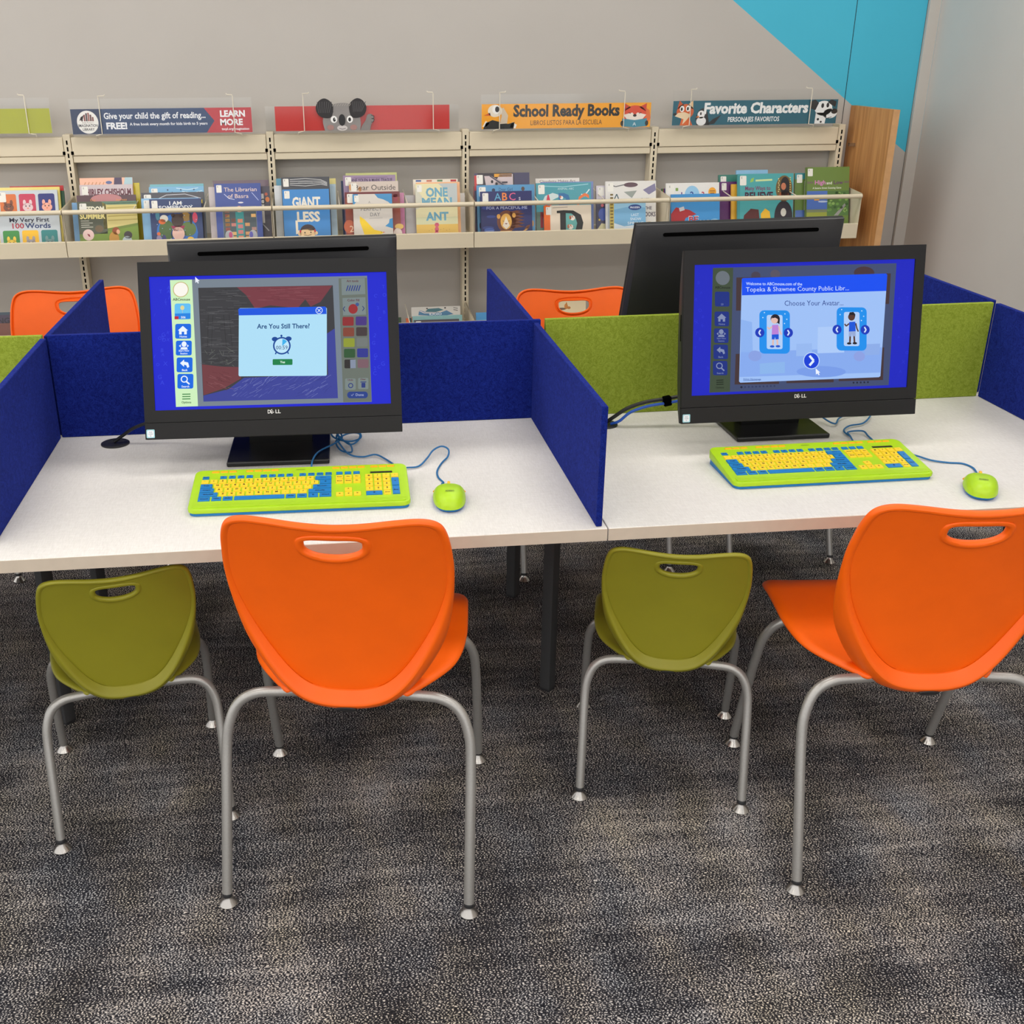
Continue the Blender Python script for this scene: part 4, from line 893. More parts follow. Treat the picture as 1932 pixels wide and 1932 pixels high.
A.ell(-.040, .051, .002, .0025, (250, 250, 250)); A.line([(-.060, .076), (-.046, .082)], .0025, (50, 48, 48)); A.line([(.040, .082), (.054, .074)], .0025, (50, 48, 48)); A.line([(-.022, .010), (-.008, .006), (.008, .010)], .002, (60, 50, 50))
for k in range(8): A.line([(-.050+k*.011, .106), (-.042+k*.011, .117)], .002, (176, 170, 160))
o = A.build('face_print', M_PRINT, t); o.location = (0, -.0024, 0)
A = Art(); A.line([(.126, .066), (.140, .062), (.138, .052), (.128, .050)], .0022, (34, 32, 34)); A.line([(.128, .052), (.141, .048), (.136, .036), (.126, .036)], .0022, (34, 32, 34))
o = A.build('claw_print', M_PRINT, t); o.location = (0, -.0024, 0)

# ------------------------------------------------------------------ books
SL = .25; ANG = math.atan(SL)
BM = {}
def cmat(c):
    k = 'cover_%d_%d_%d' % tuple(c)
    return mat(k, c, .35, var=.05, scale=20, coat=.2)
def book(x0, x1, dz, y0, c, lab, draw=None, zf=.7345, th=.011, pages=(232, 224, 206), grp='picture books in the upper trays', spine=None, sticker=1, kind='picture_book', bottom=0):
    """leaning book: dz = height of its top edge above the tray floor line, y0 = depth of its foot"""
    h = (dz+.7-zf if zf > .5 else dz+.15-zf)/math.cos(ANG); y0 += SL*(zf-(.7 if zf > .5 else .15)); w3 = x1-x0; zb = zf+.0005
    t = empty(kind, ((x0+x1)/2, y0, zb), 0, lab, 'book', grp); t.rotation_euler = (-ANG, 0, 0)
    m = cmat(c); hw = w3/2
    cv = MB(); cv.box(-hw, hw, 0, .0018, 0, h); cv.box(-hw, hw, th-.0018, th, 0, h); cv.box(-hw, -hw+.0018, .0018, th-.0018, 0, h)
    cv.build('cover', m, t)
    MB().box(-hw+.0019, hw-.003, .0019, th-.0019, .003, h-.003).build('pages', M_PAGES, t)
    A = Art(lambda u, v: (-hw+u*w3, v*w3)); H = h/w3
    if spine: A.rect(0, 0, .10, H, spine); A.up()
    if draw: draw(A, H)
    if sticker: A.up().up(); A.rrect(.04, H-.19, .155, H-.03, .015, (236, 234, 226)); A.up(); A.text('E', .06, H-.08, .05, (90, 90, 90), bold=0)
    if A.p:
        o = A.build('cover_print', M_PRINT, t); o.location = (0, -.0002, 0)
    return t
def tiles(A, H):
    A.rect(0, 0, 1, H, (196, 204, 210)); A.up(); g = .02
    cs = [(214, 110, 44), (196, 50, 82), (38, 46, 120), (58, 140, 62), (244, 190, 30), (44, 132, 132)]
    for k in range(6):
        x = .05+(k % 3)*.315; y = H-.40 if k < 3 else H-1.0
        A.rrect(x, y, x+.27, y+.34, .03, cs[k])
    A.up(); an = [(120, 66, 44), (226, 196, 200), (240, 170, 150), (244, 206, 70), (168, 160, 160), (110, 150, 150)]
    for k in range(6):
        x = .05+(k % 3)*.315+.135; y = (H-.40 if k < 3 else H-1.0)+.12
        A.ell(x, y, .085, .07, an[k]); A.ell(x-.05, y+.08, .025, .045, an[k]); A.ell(x+.05, y+.08, .025, .045, an[k])
        A.up(); A.ell(x-.03, y+.02, .010, .012, (30, 30, 30)); A.ell(x+.03, y+.02, .010, .012, (30, 30, 30)); A.poly([(x-.02, y-.01), (x+.02, y-.01), (x, y-.03)], (220, 120, 60))
    A.text('My Very First', .5, H-.52, .098, (34, 36, 60), 'c', width=.66); A.text('100', .30, H-.625, .12, (176, 30, 60), 'c', width=.22, bold=1); A.text('Words', .64, H-.625, .12, (24, 52, 110), 'c', width=.42)
def freedom(A, H):
    A.rect(0, 0, 1, H, (110, 132, 52)); A.up(); A.poly([(.42, H*.35), (1, H*.48), (1, H), (.42, H)], (214, 200, 128)); A.poly([(0, H*.24), (.48, H*.24), (.48, H), (0, H)], (84, 88, 72)); A.poly([(0, 0), (1, 0), (1, H*.42), (.5, H*.30), (0, H*.14)], (120, 148, 52)); A.up()
    for k in range(5): A.line([(.5, H*.55+k*.07), (1, H*.57+k*.07)], .02, (186, 170, 96))
    A.poly([(.5, H*.92), (1, H*.92), (1, H), (.4, H)], (96, 130, 110)); A.up()
    A.text('FREEDOM', .03, H*.76, .125, (240, 236, 214), bold=2, width=.42); A.text('SUMMER', .03, H*.60, .125, (240, 226, 150), bold=2, width=.42)
    A.ell(.15, H*.22, .095, .095, (238, 206, 200)); A.ell(.62, H*.30, .065, .065, (150, 74, 34)); A.ell(.58, H*.12, .085, .12, (198, 146, 58)); A.ell(.82, H*.20, .07, .065, (60, 52, 52)); A.ell(.80, H*.05, .085, .09, (186, 200, 206)); A.up(); A.poly([(.13, H*.25), (.17, H*.23), (.18, H*.17), (.15, H*.19)], (150, 30, 50)); A.ell(.655, H*.28, .03, .04, (226, 170, 130)); A.ell(.34, H*.36, .07, .06, (110, 92, 66))
    for k in range(4): A.line([(.04, H*.55-k*.035), (.18+.06*(k % 2), H*.55-k*.035)], .012, (200, 200, 186))
def journey(A, H):
    A.rect(0, 0, 1, H, (92, 66, 74)); A.up(); A.ell(.5, H-.06, .26, .08, (190, 130, 132)); A.rect(0, H*.55, 1, H-.13, (60, 66, 84)); A.poly([(0, H*.55), (1, H*.55), (1, H*.72), (.7, H*.80), (.2, H*.7)], (88, 130, 120)); A.up(); A.text('Our', .22, H-.10, .06, (226, 150, 70), bold=0); A.text('Journey', .66, H-.10, .06, (226, 150, 70), bold=0)
def chisholm(A, H):
    A.rect(0, 0, 1, H, (206, 192, 196)); A.up(); A.text('SHIRLEY CHISHOLM', .52, H-.20, .17, (104, 48, 62), 'c', bold=2, width=.90); A.text('IS A VERB', .5, H-.36, .12, (80, 60, 70), 'c', width=.6)
def peach(A, H):
    A.rect(0, 0, 1, H, (242, 190, 164)); A.up()
    for k in range(6): A.line([(.08+k*.07, H-.14), (.11+k*.07, H-.08)], .016, (206, 150, 110))
    A.poly([(.64, H-.14), (.66, H), (.80, H), (.80, H-.14)], (86, 74, 100)); A.poly([(.82, H-.18), (.86, H), (1, H), (1, H-.18)], (176, 206, 214)); A.ell(.55, H-.09, .06, .03, (96, 112, 160))
def somebody(A, H):
    A.rect(0, 0, 1, H, (34, 56, 106)); A.up(); A.ell(.5, H*.22, .40, .36, (34, 108, 190)); A.up()
    A.ell(.30, H*.28, .15, .20, (74, 104, 52)); A.ell(.72, H*.30, .15, .14, (90, 116, 56)); A.ell(.68, H*.58, .10, .09, (150, 116, 50)); A.ell(.52, H*.18, .15, .14, (40, 80, 160)); A.up()
    A.ell(.52, H*.50, .12, .13, (62, 42, 36)); A.ell(.44, H*.62, .04, .04, (62, 42, 36)); A.ell(.60, H*.62, .04, .04, (62, 42, 36)); A.ell(.52, H*.20, .12, .13, (232, 190, 176)); A.poly([(.38, H*.38), (.66, H*.38), (.60, H*.26), (.44, H*.26)], (150, 34, 74)); A.ell(.26, H*.55, .08, .07, (226, 220, 206)); A.ell(.22, H*.48, .07, .05, (224, 108, 44)); A.ell(.78, H*.54, .03, .11, (34, 34, 44)); A.ell(.86, H*.56, .05, .10, (206, 70, 96)); A.ell(.14, H*.20, .035, .035, (226, 110, 50)); A.ell(.14, H*.08, .05, .08, (150, 140, 176)); A.ell(.24, H*.08, .04, .08, (60, 60, 120)); A.ell(.75, H*.05, .07, .06, (240, 196, 50)); A.ell(.14, H*.62, .04, .09, (70, 130, 150)); A.up()
    for k in range(18): A.ell(random.uniform(.04, .96), random.uniform(.05, .95)*H, .008, .008, (160, 190, 226))
    A.text('I AM', .5, H*.86, .10, (236, 236, 236), 'c', width=.25); A.text('SOMEBODY', .5, H*.76, .10, (226, 230, 236), 'c', width=.66)
def dotted(A, H):
    A.rect(0, 0, 1, H, (124, 182, 218)); A.up()
    for k in range(11): A.ell(.1+k*.08, H-.06-.05*((k*7) % 3), .014, .014, (36, 60, 110))
    A.line([(.5, H-.03), (.7, H-.06), (.9, H-.03)], .012, (206, 232, 244)); A.line([(.6, H-.09), (.8, H-.12), (.97, H-.08)], .012, (206, 232, 244))
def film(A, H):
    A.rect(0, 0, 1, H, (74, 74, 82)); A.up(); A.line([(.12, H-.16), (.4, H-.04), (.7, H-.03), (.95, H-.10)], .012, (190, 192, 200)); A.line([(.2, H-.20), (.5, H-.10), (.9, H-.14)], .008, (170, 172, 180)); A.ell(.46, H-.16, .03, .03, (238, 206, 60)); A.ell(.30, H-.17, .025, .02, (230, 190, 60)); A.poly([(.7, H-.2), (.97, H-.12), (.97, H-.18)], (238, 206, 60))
def basra(A, H):
    A.rect(0, 0, 1, H, (54, 76, 152)); A.up(); A.rect(.14, .0, .88, H*.60, (120, 128, 140)); A.up(); A.rect(.15, .0, .87, H*.59, (70, 84, 90)); A.up()
    for k in range(26):
        x = random.choice([.19, .32, .62, .76]); y = (k//4)*.095+.02; A.rect(x, y, x+.10, y+.07, random.choice([(206, 150, 96), (196, 120, 110), (222, 176, 110), (170, 130, 120)]))
    A.rect(.42, .06, .60, H*.50, (52, 140, 140)); A.ell(.51, H*.55, .07, .07, (220, 170, 150)); A.up()
    for k in range(4): A.rect(.46, .02+k*.12, .57, .10+k*.12, random.choice([(222, 140, 110), (230, 170, 90), (196, 120, 120)]))
    A.ell(.26, .10, .09, .12, (168, 172, 176)); A.ell(.78, .10, .09, .12, (168, 172, 176)); A.up(); A.ell(.29, .12, .04, .07, (190, 70, 120)); A.ell(.74, .12, .04, .07, (90, 90, 180))
    A.text('The Librarian', .56, H*.86, .125, (240, 216, 196), 'c', width=.72, bold=0); A.text('of Basra', .50, H*.745, .125, (240, 216, 196), 'c', width=.46, bold=0); A.line([(.2, H*.82), (.3, H*.74), (.42, H*.72)], .012, (206, 214, 240)); A.line([(.8, H*.84), (.94, H*.70)], .012, (190, 200, 236)); A.ell(.55, H*.665, .06, .016, (226, 224, 230))
def letters_orange(A, H):
    A.rect(0, 0, 1, H, (74, 70, 84)); A.up(); A.rect(.80, H-.7, .88, H-.14, (226, 224, 220)); A.ell(.95, H-.25, .04, .05, (216, 122, 52)); A.ell(.93, H-.15, .03, .03, (196, 90, 60)); A.up(); A.text('O', .80, H-.34, .15, (24, 24, 28)); A.line([(.82, H-.7), (.95, H-.85)], .02, (190, 190, 196))
def giant(A, H):
    A.rect(0, 0, 1, H, (62, 136, 204)); A.up(); A.text('GiANT', .50, H*.64, .30, (236, 232, 220), 'c', bold=2, width=.60); A.text('LESS', .53, H*.36, .28, (238, 228, 206), 'c', bold=2, width=.50); A.poly([(.25, H*.38), (.25, H*.10), (.36, H*.14), (.36, H*.18), (.30, H*.18), (.30, H*.38)], (238, 228, 206)); A.up()
    A.ell(.51, H*.155, .17, .15, (58, 42, 44)); A.up(); A.ell(.50, H*.115, .17, .105, (246, 210, 160)); A.ell(.33, H*.11, .04, .04, (246, 210, 160)); A.ell(.68, H*.12, .04, .04, (246, 210, 160)); A.poly([(.34, H*.19), (.42, H*.24), (.6, H*.24), (.68, H*.18), (.56, H*.17), (.5, H*.19)], (58, 42, 44)); A.up(); A.ell(.44, H*.13, .012, .018, (30, 26, 28)); A.ell(.57, H*.135, .012, .018, (30, 26, 28)); A.line([(.42, H*.085), (.50, H*.07), (.58, H*.09)], .010, (70, 40, 36)); A.rect(.37, 0, .47, H*.03, (206, 52, 84)); A.rect(.52, 0, .62, H*.03, (206, 52, 84)); A.ell(.345, H*.16, .02, .03, (196, 40, 60)); A.ell(.66, H*.165, .02, .03, (196, 40, 60))
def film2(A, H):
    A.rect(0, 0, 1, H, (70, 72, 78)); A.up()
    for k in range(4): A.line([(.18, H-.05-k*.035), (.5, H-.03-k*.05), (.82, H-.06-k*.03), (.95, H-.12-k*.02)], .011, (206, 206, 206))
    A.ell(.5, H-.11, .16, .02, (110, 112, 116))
def perfect(A, H):
    A.rect(0, 0, 1, H, (214, 208, 200)); A.up(); A.poly([(.0, H-.28), (.10, H-.18), (.14, H), (0, H)], (52, 140, 196)); A.poly([(.56, H), (.64, H-.10), (.78, H-.14), (.90, H-.20), (1, H-.30), (1, H)], (52, 140, 196)); A.poly([(.80, H*.26), (1, H*.20), (1, H*.44), (.92, H*.42), (.90, H*.33)], (52, 140, 196)); A.up()
    A.text('A', .42, H*.79, .08, (140, 134, 128), 'c', bold=0); A.text('PERFECT', .46, H*.62, .13, (110, 112, 118), 'c', width=.55, bold=0); A.text('DAY', .55, H*.49, .13, (110, 112, 118), 'c', width=.26, bold=0); A.line([(.40, H*.44), (.74, H*.45)], .010, (160, 160, 160))
    A.poly([(.16, H*.50), (.28, H*.42), (.52, H*.18), (.70, H*.14), (.76, H*.11), (.60, H*.03), (.40, 0), (.28, 0), (.22, H*.20), (.16, H*.36)], (244, 208, 26)); A.up(); A.poly([(.30, 0), (.44, H*.06), (.60, H*.04), (.5, 0)], (236, 150, 30)); A.poly([(.74, H*.13), (.80, H*.12), (.74, H*.10)], (214, 110, 60)); A.ell(.70, H*.12, .010, .010, (60, 50, 40))
def redbrown(A, H):
    A.rect(0, 0, 1, H, (140, 62, 44)); A.up(); A.rect(0, H-.10, 1, H, (110, 34, 40)); A.rrect(.88, H-.18, .96, H-.05, .01, (150, 40, 60)); A.ell(.06, H*.24, .10, .12, (186, 92, 56)); A.ell(.94, H*.06, .08, .10, (222, 206, 196)); A.ell(.97, H*.22, .08, .05, (214, 176, 90)); A.up(); A.text('2', .06, H*.12, .16, (236, 206, 176), bold=0); A.text('on a', .80, H*.66, .08, (236, 226, 214)); A.ell(.98, H*.03, .03, .02, (40, 30, 30))
def bear(A, H):
    A.rect(0, 0, 1, H, (206, 192, 180)); A.up(); A.text('Bear Outside', .53, H-.17, .15, (40, 34, 34), 'c', width=.84, bold=0); A.ell(.03, H-.11, .03, .06, (206, 140, 70)); A.ell(.22, H-.15, .03, .05, (200, 140, 80))
def yolen(A, H):
    A.rect(0, 0, 1, H, (152, 128, 160)); A.up(); A.text('JANE YOLEN & MARK TEAGUE', .54, H-.12, .085, (52, 38, 66), 'c', width=.80); A.line([(.2, H-.045), (.85, H-.04)], .012, (120, 96, 130))
def ant(A, H):
    A.rect(0, 0, 1, H, (226, 218, 174)); A.up(); A.poly([(.55, H), (1, H), (1, H-.5), (.8, H-.4), (.72, H-.15)], (184, 192, 192)); A.poly([(0, H-.08), (.16, H-.3), (.1, H-.55), (0, H-.6)], (206, 204, 186)); A.rect(0, 0, 1, H*.22, (222, 184, 88)); A.rect(0, H*.22, 1, H*.36, (206, 206, 166)); A.up()
    c = (98, 160, 186); A.text('ONE', .51, H*.755, .28, c, 'c', bold=2, width=.52); A.text('MEAN', .51, H*.575, .26, c, 'c', bold=2, width=.74); A.text('ANT', .51, H*.30, .26, c, 'c', bold=2, width=.52)
    A.ell(.49, H*.21, .055, .05, (206, 84, 112)); A.ell(.485, H*.125, .05, .06, (206, 84, 112)); A.ell(.48, H*.055, .045, .06, (206, 84, 112)); A.up(); A.ell(.475, H*.225, .008, .008, (60, 20, 30)); A.ell(.505, H*.225, .008, .008, (60, 20, 30)); A.line([(.36, .02), (.60, .025)], .014, (180, 140, 60))
    for k in range(8): A.ell(.3+.07*k, H*.10+.02*(k % 3), .008, .006, (140, 100, 50))
def board(A, H):
    A.rect(0, 0, 1, H, (230, 222, 206)); A.up(); A.rect(.06, H-.05, .18, H-.015, (40, 80, 150)); A.rect(.30, H-.055, .42, H-.015, (190, 110, 80)); A.rect(.54, H-.055, .66, H-.015, (80, 130, 80)); A.rect(.84, H-.06, .97, H-.015, (176, 24, 40))
def abcs(A, H):
    A.rect(0, 0, 1, H, (26, 34, 98)); A.up()
    for x, y, q in ((.12, .62, .10), (.2, .42, .09), (.88, .72, .08), (.82, .60, .09), (.14, .16, .11)): A.ell(x, y*H, q, q*.28, (48, 66, 140))
    A.up(); A.text('A', .27, H*.79, .20, (96, 170, 206), bold=0); A.text('B', .41, H*.79, .20, (232, 132, 60), bold=1); A.text('C', .55, H*.79, .20, (226, 96, 140), bold=0); A.text('s', .74, H*.79, .12, (214, 214, 226), bold=0); A.text('FOR A PEACEFUL ME', .51, H*.585, .075, (190, 196, 220), 'c', width=.80, bold=0)
    mane = (110, 56, 30); A.ell(.50, H*.30, .19, .21, mane)
    for k in range(5): y = H*(.16+.075*k); A.poly([(.55, y+.05), (.70, y+.075), (.82, y+.06), (.72, y+.045), (.86, y+.01), (.60, y-.02)], mane)
    A.poly([(.68, .0), (.84, H*.09), (.96, H*.22), (.90, H*.10), (.74, 0)], (214, 160, 76)); A.poly([(.84, H*.12), (.90, H*.20), (.97, H*.22), (.92, H*.12)], mane); A.up()
    A.ell(.345, H*.42, .035, .045, (220, 160, 70)); A.ell(.645, H*.44, .035, .045, (220, 160, 70)); A.ell(.49, H*.30, .11, .15, (224, 170, 76)); A.up(); A.poly([(.49, H*.42), (.56, H*.20), (.49, H*.12), (.42, H*.20)], (236, 224, 206)); A.poly([(.37, 0), (.37, .07), (.6, .07), (.6, 0)], (224, 170, 76)); A.up(); A.poly([(.46, H*.26), (.52, H*.26), (.49, H*.23)], (120, 50, 60)); A.line([(.42, H*.315), (.45, H*.305)], .008, (70, 40, 20)); A.line([(.53, H*.305), (.56, H*.315)], .008, (70, 40, 20))
    A.ell(.16, H*.10, .10, .05, (66, 96, 176)); A.up(); A.line([(.08, H*.085), (.24, H*.09)], .008, (160, 176, 220)); A.line([(.08, H*.065), (.24, H*.07)], .008, (160, 176, 220))
def ltblue(A, H):
    A.rect(0, 0, 1, H, (86, 150, 196)); A.up(); A.text('Dear Girl', .50, H-.10, .075, (30, 56, 96), 'c', width=.24, bold=0); A.ell(.29, H-.085, .03, .03, (40, 50, 80)); A.ell(.80, H-.07, .03, .035, (90, 70, 60)); A.ell(.05, .14, .02, .05, (60, 60, 90)); A.ell(.96, .16, .02, .05, (196, 150, 90))
def ship(A, H):
    A.rect(0, 0, 1, H, (74, 72, 100)); A.up(); A.poly([(.06, H), (.06, H-.30), (.72, H-.30), (.72, H-.02), (.68, H)], (52, 46, 54)); A.up(); A.poly([(.18, H-.05), (.30, H-.05), (.62, H-.26), (.70, H-.26), (.70, H-.02), (.46, H-.02), (.30, H-.30), (.22, H-.30)], (204, 188, 190)); A.rect(.36, H-.07, .68, H-.015, (226, 160, 50)); A.rect(0, H-.3, .05, H-.04, (196, 60, 60)); A.up(); A.ell(.32, H-.15, .022, .028, (34, 34, 40)); A.ell(.40, H-.19, .022, .028, (34, 34, 40)); A.line([(.28, H-.05), (.60, H-.26)], .02, (60, 60, 80)); A.rect(.50, H-.18, .60, H-.15, (60, 56, 70))
def bigD(A, H):
    A.rect(0, 0, .13, H, (228, 104, 22)); A.rect(.13, 0, 1, H, (226, 212, 192)); A.up(); A.line([(.18, H-.05), (.5, H-.04)], .012, (150, 140, 130))
    A.poly([(.27, H-.11), (.42, H-.10), (.62, H-.11), (.78, H-.20), (.83, H-.36), (.80, H-.52), (.70, 0), (.34, 0), (.34, H-.16), (.27, H-.16)], (18, 17, 18)); A.up()
    A.poly([(.46, H-.16), (.58, H-.17), (.66, H-.24), (.70, H-.37), (.66, H-.52), (.56, 0), (.46, 0)], (96, 168, 164)); A.up()
    for x, y in ((.60, H-.26), (.56, H-.44), (.60, H-.60)): A.ell(x, y, .055, .05, (238, 226, 214)); A.ell(x-.045, y+.01, .025, .04, (206, 104, 52)); A.ell(x+.05, y-.005, .018, .014, (240, 236, 230)); A.up(); A.ell(x+.062, y-.003, .008, .008, (26, 24, 24)); A.ell(x+.01, y+.012, .008, .008, (26, 24, 24)); A.poly([(x-.02, y+.045), (x+.02, y+.045), (x, y+.01)], (206, 104, 52))
def teal(A, H):
    A.rect(0, 0, 1, H, (72, 156, 170)); A.up(); A.poly([(.10, H*.60), (.16, H*.74), (.30, H*.80), (.46, H*.74), (.3, H*.66), (.2, H*.60)], (206, 222, 222)); A.line([(.1, H-.05), (.5, H-.07), (.95, H-.03)], .014, (150, 206, 216)); A.line([(.82, H-.20), (.87, H-.24), (.97, H-.12)], .02, (214, 232, 236)); A.up()
    A.text('ANIMAL ABC', .54, H*.86, .05, (190, 220, 226), 'c', width=.30, bold=0); A.text('A', .11, H*.30, .58, (206, 54, 78), bold=0, width=.22); A.text('B', .38, H*.30, .60, (40, 110, 166), width=.26); A.text('C', .72, H*.30, .60, (228, 118, 60), bold=0, width=.26); A.up(); A.ell(.46, H*.70, .03, .03, (240, 236, 226)); A.ell(.44, H*.715, .015, .02, (214, 110, 60))
    A.rect(0, 0, .12, H*.42, (88, 116, 104)); A.rect(.07, H*.1, .12, H*.42, (196, 60, 80))
def cloudy(A, H):
    A.rect(0, 0, 1, H, (228, 222, 214)); A.up(); A.text('Cloudette Makes Art', .5, H-.085, .075, (90, 76, 90), 'c', width=.82, bold=0)
def snow(A, H):
    A.rect(0, 0, .12, H, (196, 174, 80)); A.rect(.12, 0, 1, H, (118, 176, 216)); A.up(); A.poly([(.12, 0), (.12, H*.30), (.40, H*.18), (.7, H*.22), (1, H*.08), (1, 0)], (216, 228, 238)); A.poly([(.12, H*.75), (.6, H*.86), (1, H*.80), (1, H), (.12, H)], (150, 198, 226)); A.up()
    for k in range(12): A.rect(.02, H*.02+k*.085, .10, H*.02+k*.085+.045, (120, 100, 40))
    A.ell(.70, H-.14, .18, .075, (40, 70, 140)); A.up(); A.text('FROZEN', .70, H-.165, .065, (230, 236, 246), 'c', width=.27); A.text('LAST', .70, H*.52, .10, (230, 240, 248), 'c', bold=0); A.text('SNOW', .72, H*.38, .10, (230, 240, 248), 'c', bold=0); A.text('SPRING', .72, H*.24, .10, (236, 244, 250), 'c', bold=0, width=.46)
def whitebooks(A, H):
    A.rect(0, 0, 1, H, (226, 224, 220)); A.up(); A.poly([(.36, H-.20), (.62, H-.18), (.52, H-.32)], (150, 158, 152)); A.poly([(.74, H-.17), (.98, H-.05), (1, H-.18), (.86, H-.26)], (130, 126, 160)); A.ell(.50, H-.07, .14, .045, (92, 66, 78)); A.line([(.05, H-.05), (.2, H-.1), (.4, H-.06)], .02, (110, 112, 112)); A.line([(.16, H-.36), (.22, H-.24), (.26, H-.34)], .02, (60, 90, 100)); A.line([(.32, H-.385), (.46, H-.37)], .025, (206, 90, 60)); A.up(); A.text('FROZEN', .80, H-.36, .05, (90, 88, 100), 'c', width=.2); A.text('THE', .84, H*.42, .085, (70, 60, 80), 'c'); A.text('BOOKS', .86, H*.28, .12, (70, 60, 80), 'c', width=.26); A.ell(.86, H*.10, .10, .07, (196, 180, 140))
def darkkids(A, H):
    A.rect(0, 0, 1, H, (66, 66, 92)); A.up(); A.rect(0, H-.25, .4, H, (212, 206, 216)); A.ell(.13, H*.36, .09, .12, (74, 96, 176)); A.ell(.12, H*.56, .03, .03, (206, 100, 110)); A.ell(.06, H*.24, .02, .02, (214, 190, 90)); A.poly([(0, .0), (.3, 0), (.3, H*.12), (.1, H*.16)], (206, 200, 160)); A.line([(.02, H-.3), (.16, H-.3)], .02, (110, 80, 120))
def wise(A, H):
    A.rect(0, 0, 1, H, (60, 148, 214)); A.up(); A.poly([(0, 0), (0, H*.46), (.10, H*.64), (.38, H*.56), (.52, H*.44), (.3, H*.34), (.2, 0)], (178, 34, 44)); A.ell(.9, H*.22, .1, .06, (130, 190, 230)); A.ell(.06, H*.86, .06, .03, (206, 226, 240)); A.up(); A.poly([(.16, H*.62), (.26, H*.66), (.28, H*.56), (.18, H*.52)], (214, 216, 220)); A.text('BE', .35, H*.22, .17, (238, 236, 234), width=.22); A.text('WISE', .60, H*.10, .17, (238, 236, 234), width=.34); A.text('STREET', .22, H*-.02+.01, .10, (238, 236, 234), width=.4); A.up(); A.text('BE', .36, H*.225, .15, (196, 30, 40), width=.20); A.text('WISE', .61, H*.105, .15, (196, 30, 40), width=.32); A.text('STREET', .23, .012, .085, (196, 30, 40), width=.38)
def numbers(A, H):
    A.rect(0, 0, 1, H, (232, 230, 226)); A.up(); A.ell(.49, H-.22, .14, .17, (150, 200, 232)); A.ell(.87, H-.17, .075, .085, (240, 166, 40)); A.rrect(.05, H-.14, .10, H-.085, .01, (130, 166, 80)); A.rrect(.18, H-.14, .23, H-.085, .01, (130, 166, 80)); A.up(); A.text('1', .26, H-.26, .14, (92, 48, 130)); A.text('2', .45, H-.26, .15, (40, 70, 150)); A.text('3', .66, H-.26, .14, (196, 40, 70)); A.line([(.82, H-.15), (.92, H-.15)], .012, (120, 60, 30)); A.line([(.83, H-.19), (.91, H-.19)], .012, (120, 60, 30))
def spines(A, H):
    A.rect(0, 0, 1, H, (40, 50, 60)); A.up()
    for k, c in enumerate(((80, 150, 60), (150, 50, 100), (40, 90, 160), (60, 140, 170), (40, 60, 110))): A.rect(.01+k*.022, 0, .028+k*.022, H, c)
def believe(A, H):
    A.rect(0, 0, 1, H, (72, 164, 168)); A.up(); A.rect(0, 0, .045, H, (60, 146, 150)); A.ell(.835, H*.72, .150, .22, (110, 88, 44), 28); A.ell(.83, H*.20, .165, .27, (40, 32, 44), 28); A.poly([(.08, 0), (.12, H*.24), (.24, H*.36), (.38, H*.34), (.42, 0)], (88, 34, 34)); A.poly([(.44, 0), (.42, H*.26), (.50, H*.36), (.58, H*.30), (.60, H*.16), (.70, 0)], (236, 184, 44)); A.up()
    A.ell(.85, H*.76, .085, .16, (24, 20, 26)); A.ell(.87, H*.62, .09, .06, (24, 20, 26)); A.poly([(.74, H*.56), (.76, H*.65), (.90, H*.66), (.96, H*.54)], (160, 84, 44)); A.up(); A.ell(.825, H*.76, .045, .06, (196, 118, 84)); A.ell(.83, H*.28, .05, .07, (210, 206, 196))
    for k in range(7): A.ell(.735+.010*(k % 2), H*.90-k*.035, .010, .010, (240, 220, 150)); A.ell(.945, H*.92-k*.04, .010, .010, (226, 190, 80))
    A.text('Many Ways to', .13, H*.70, .095, (122, 52, 96), width=.46, bold=1); A.text('BELIEVE', .125, H*.53, .17, (60, 24, 54), bold=2, width=.51); A.line([(.32, H*.875), (.62, H*.885)], .03, (206, 226, 160)); A.poly([(.22, H*.84), (.24, H*.91), (.29, H*.93), (.28, H*.86)], (150, 196, 90))
def high(A, H):
    A.rect(0, 0, 1, H, (106, 132, 58)); A.up(); A.rect(0, 0, .03, H, (80, 104, 44)); A.rect(.03, H*.10, .50, H*.60, (76, 112, 190)); A.rect(.50, H*.18, 1, H*.60, (84, 120, 62)); A.up(); A.rect(.03, H*.10, .50, H*.24, (150, 158, 60)); A.rect(.03, H*.24, .50, H*.29, (120, 130, 96)); A.ell(.14, H*.52, .10, .02, (206, 216, 236)); A.ell(.40, H*.42, .11, .02, (190, 204, 230)); A.poly([(.20, H*.44), (.20, H*.52), (.32, H*.52), (.32, H*.44)], (230, 160, 60)); A.poly([(.66, H*.18), (.90, H*.38), (.96, H*.38), (.76, H*.18)], (150, 148, 146))
    for k in range(26): A.ell(random.uniform(.53, .98), random.uniform(.24, .58)*H, .035, .03, random.choice([(110, 156, 74), (60, 96, 46), (140, 176, 96)]))
    A.up(); A.text('High', .20, H*.71, .125, (214, 130, 190), width=.26); A.text('and', .475, H*.71, .085, (226, 226, 214), width=.13); A.text('Low', .635, H*.71, .11, (98, 48, 104), width=.22); A.text('>>>', .03, H*.715, .10, (120, 64, 110), width=.14); A.text('<<<', .88, H*.715, .10, (120, 64, 110), width=.12); A.text('A Sesame Street Guessing Game', .16, H*.635, .055, (222, 226, 206), width=.66)
def greenlow(A, H):
    A.rect(0, 0, 1, H, (104, 130, 62)); A.up(); A.rect(0, H-.12, .3, H, (60, 140, 150)); A.rect(.02, .02, .3, H*.30, (90, 120, 190)); A.text('>', .03, H*.5, .1, (120, 64, 110)); A.rect(.20, H*.3, .26, H*.85, (214, 216, 214))
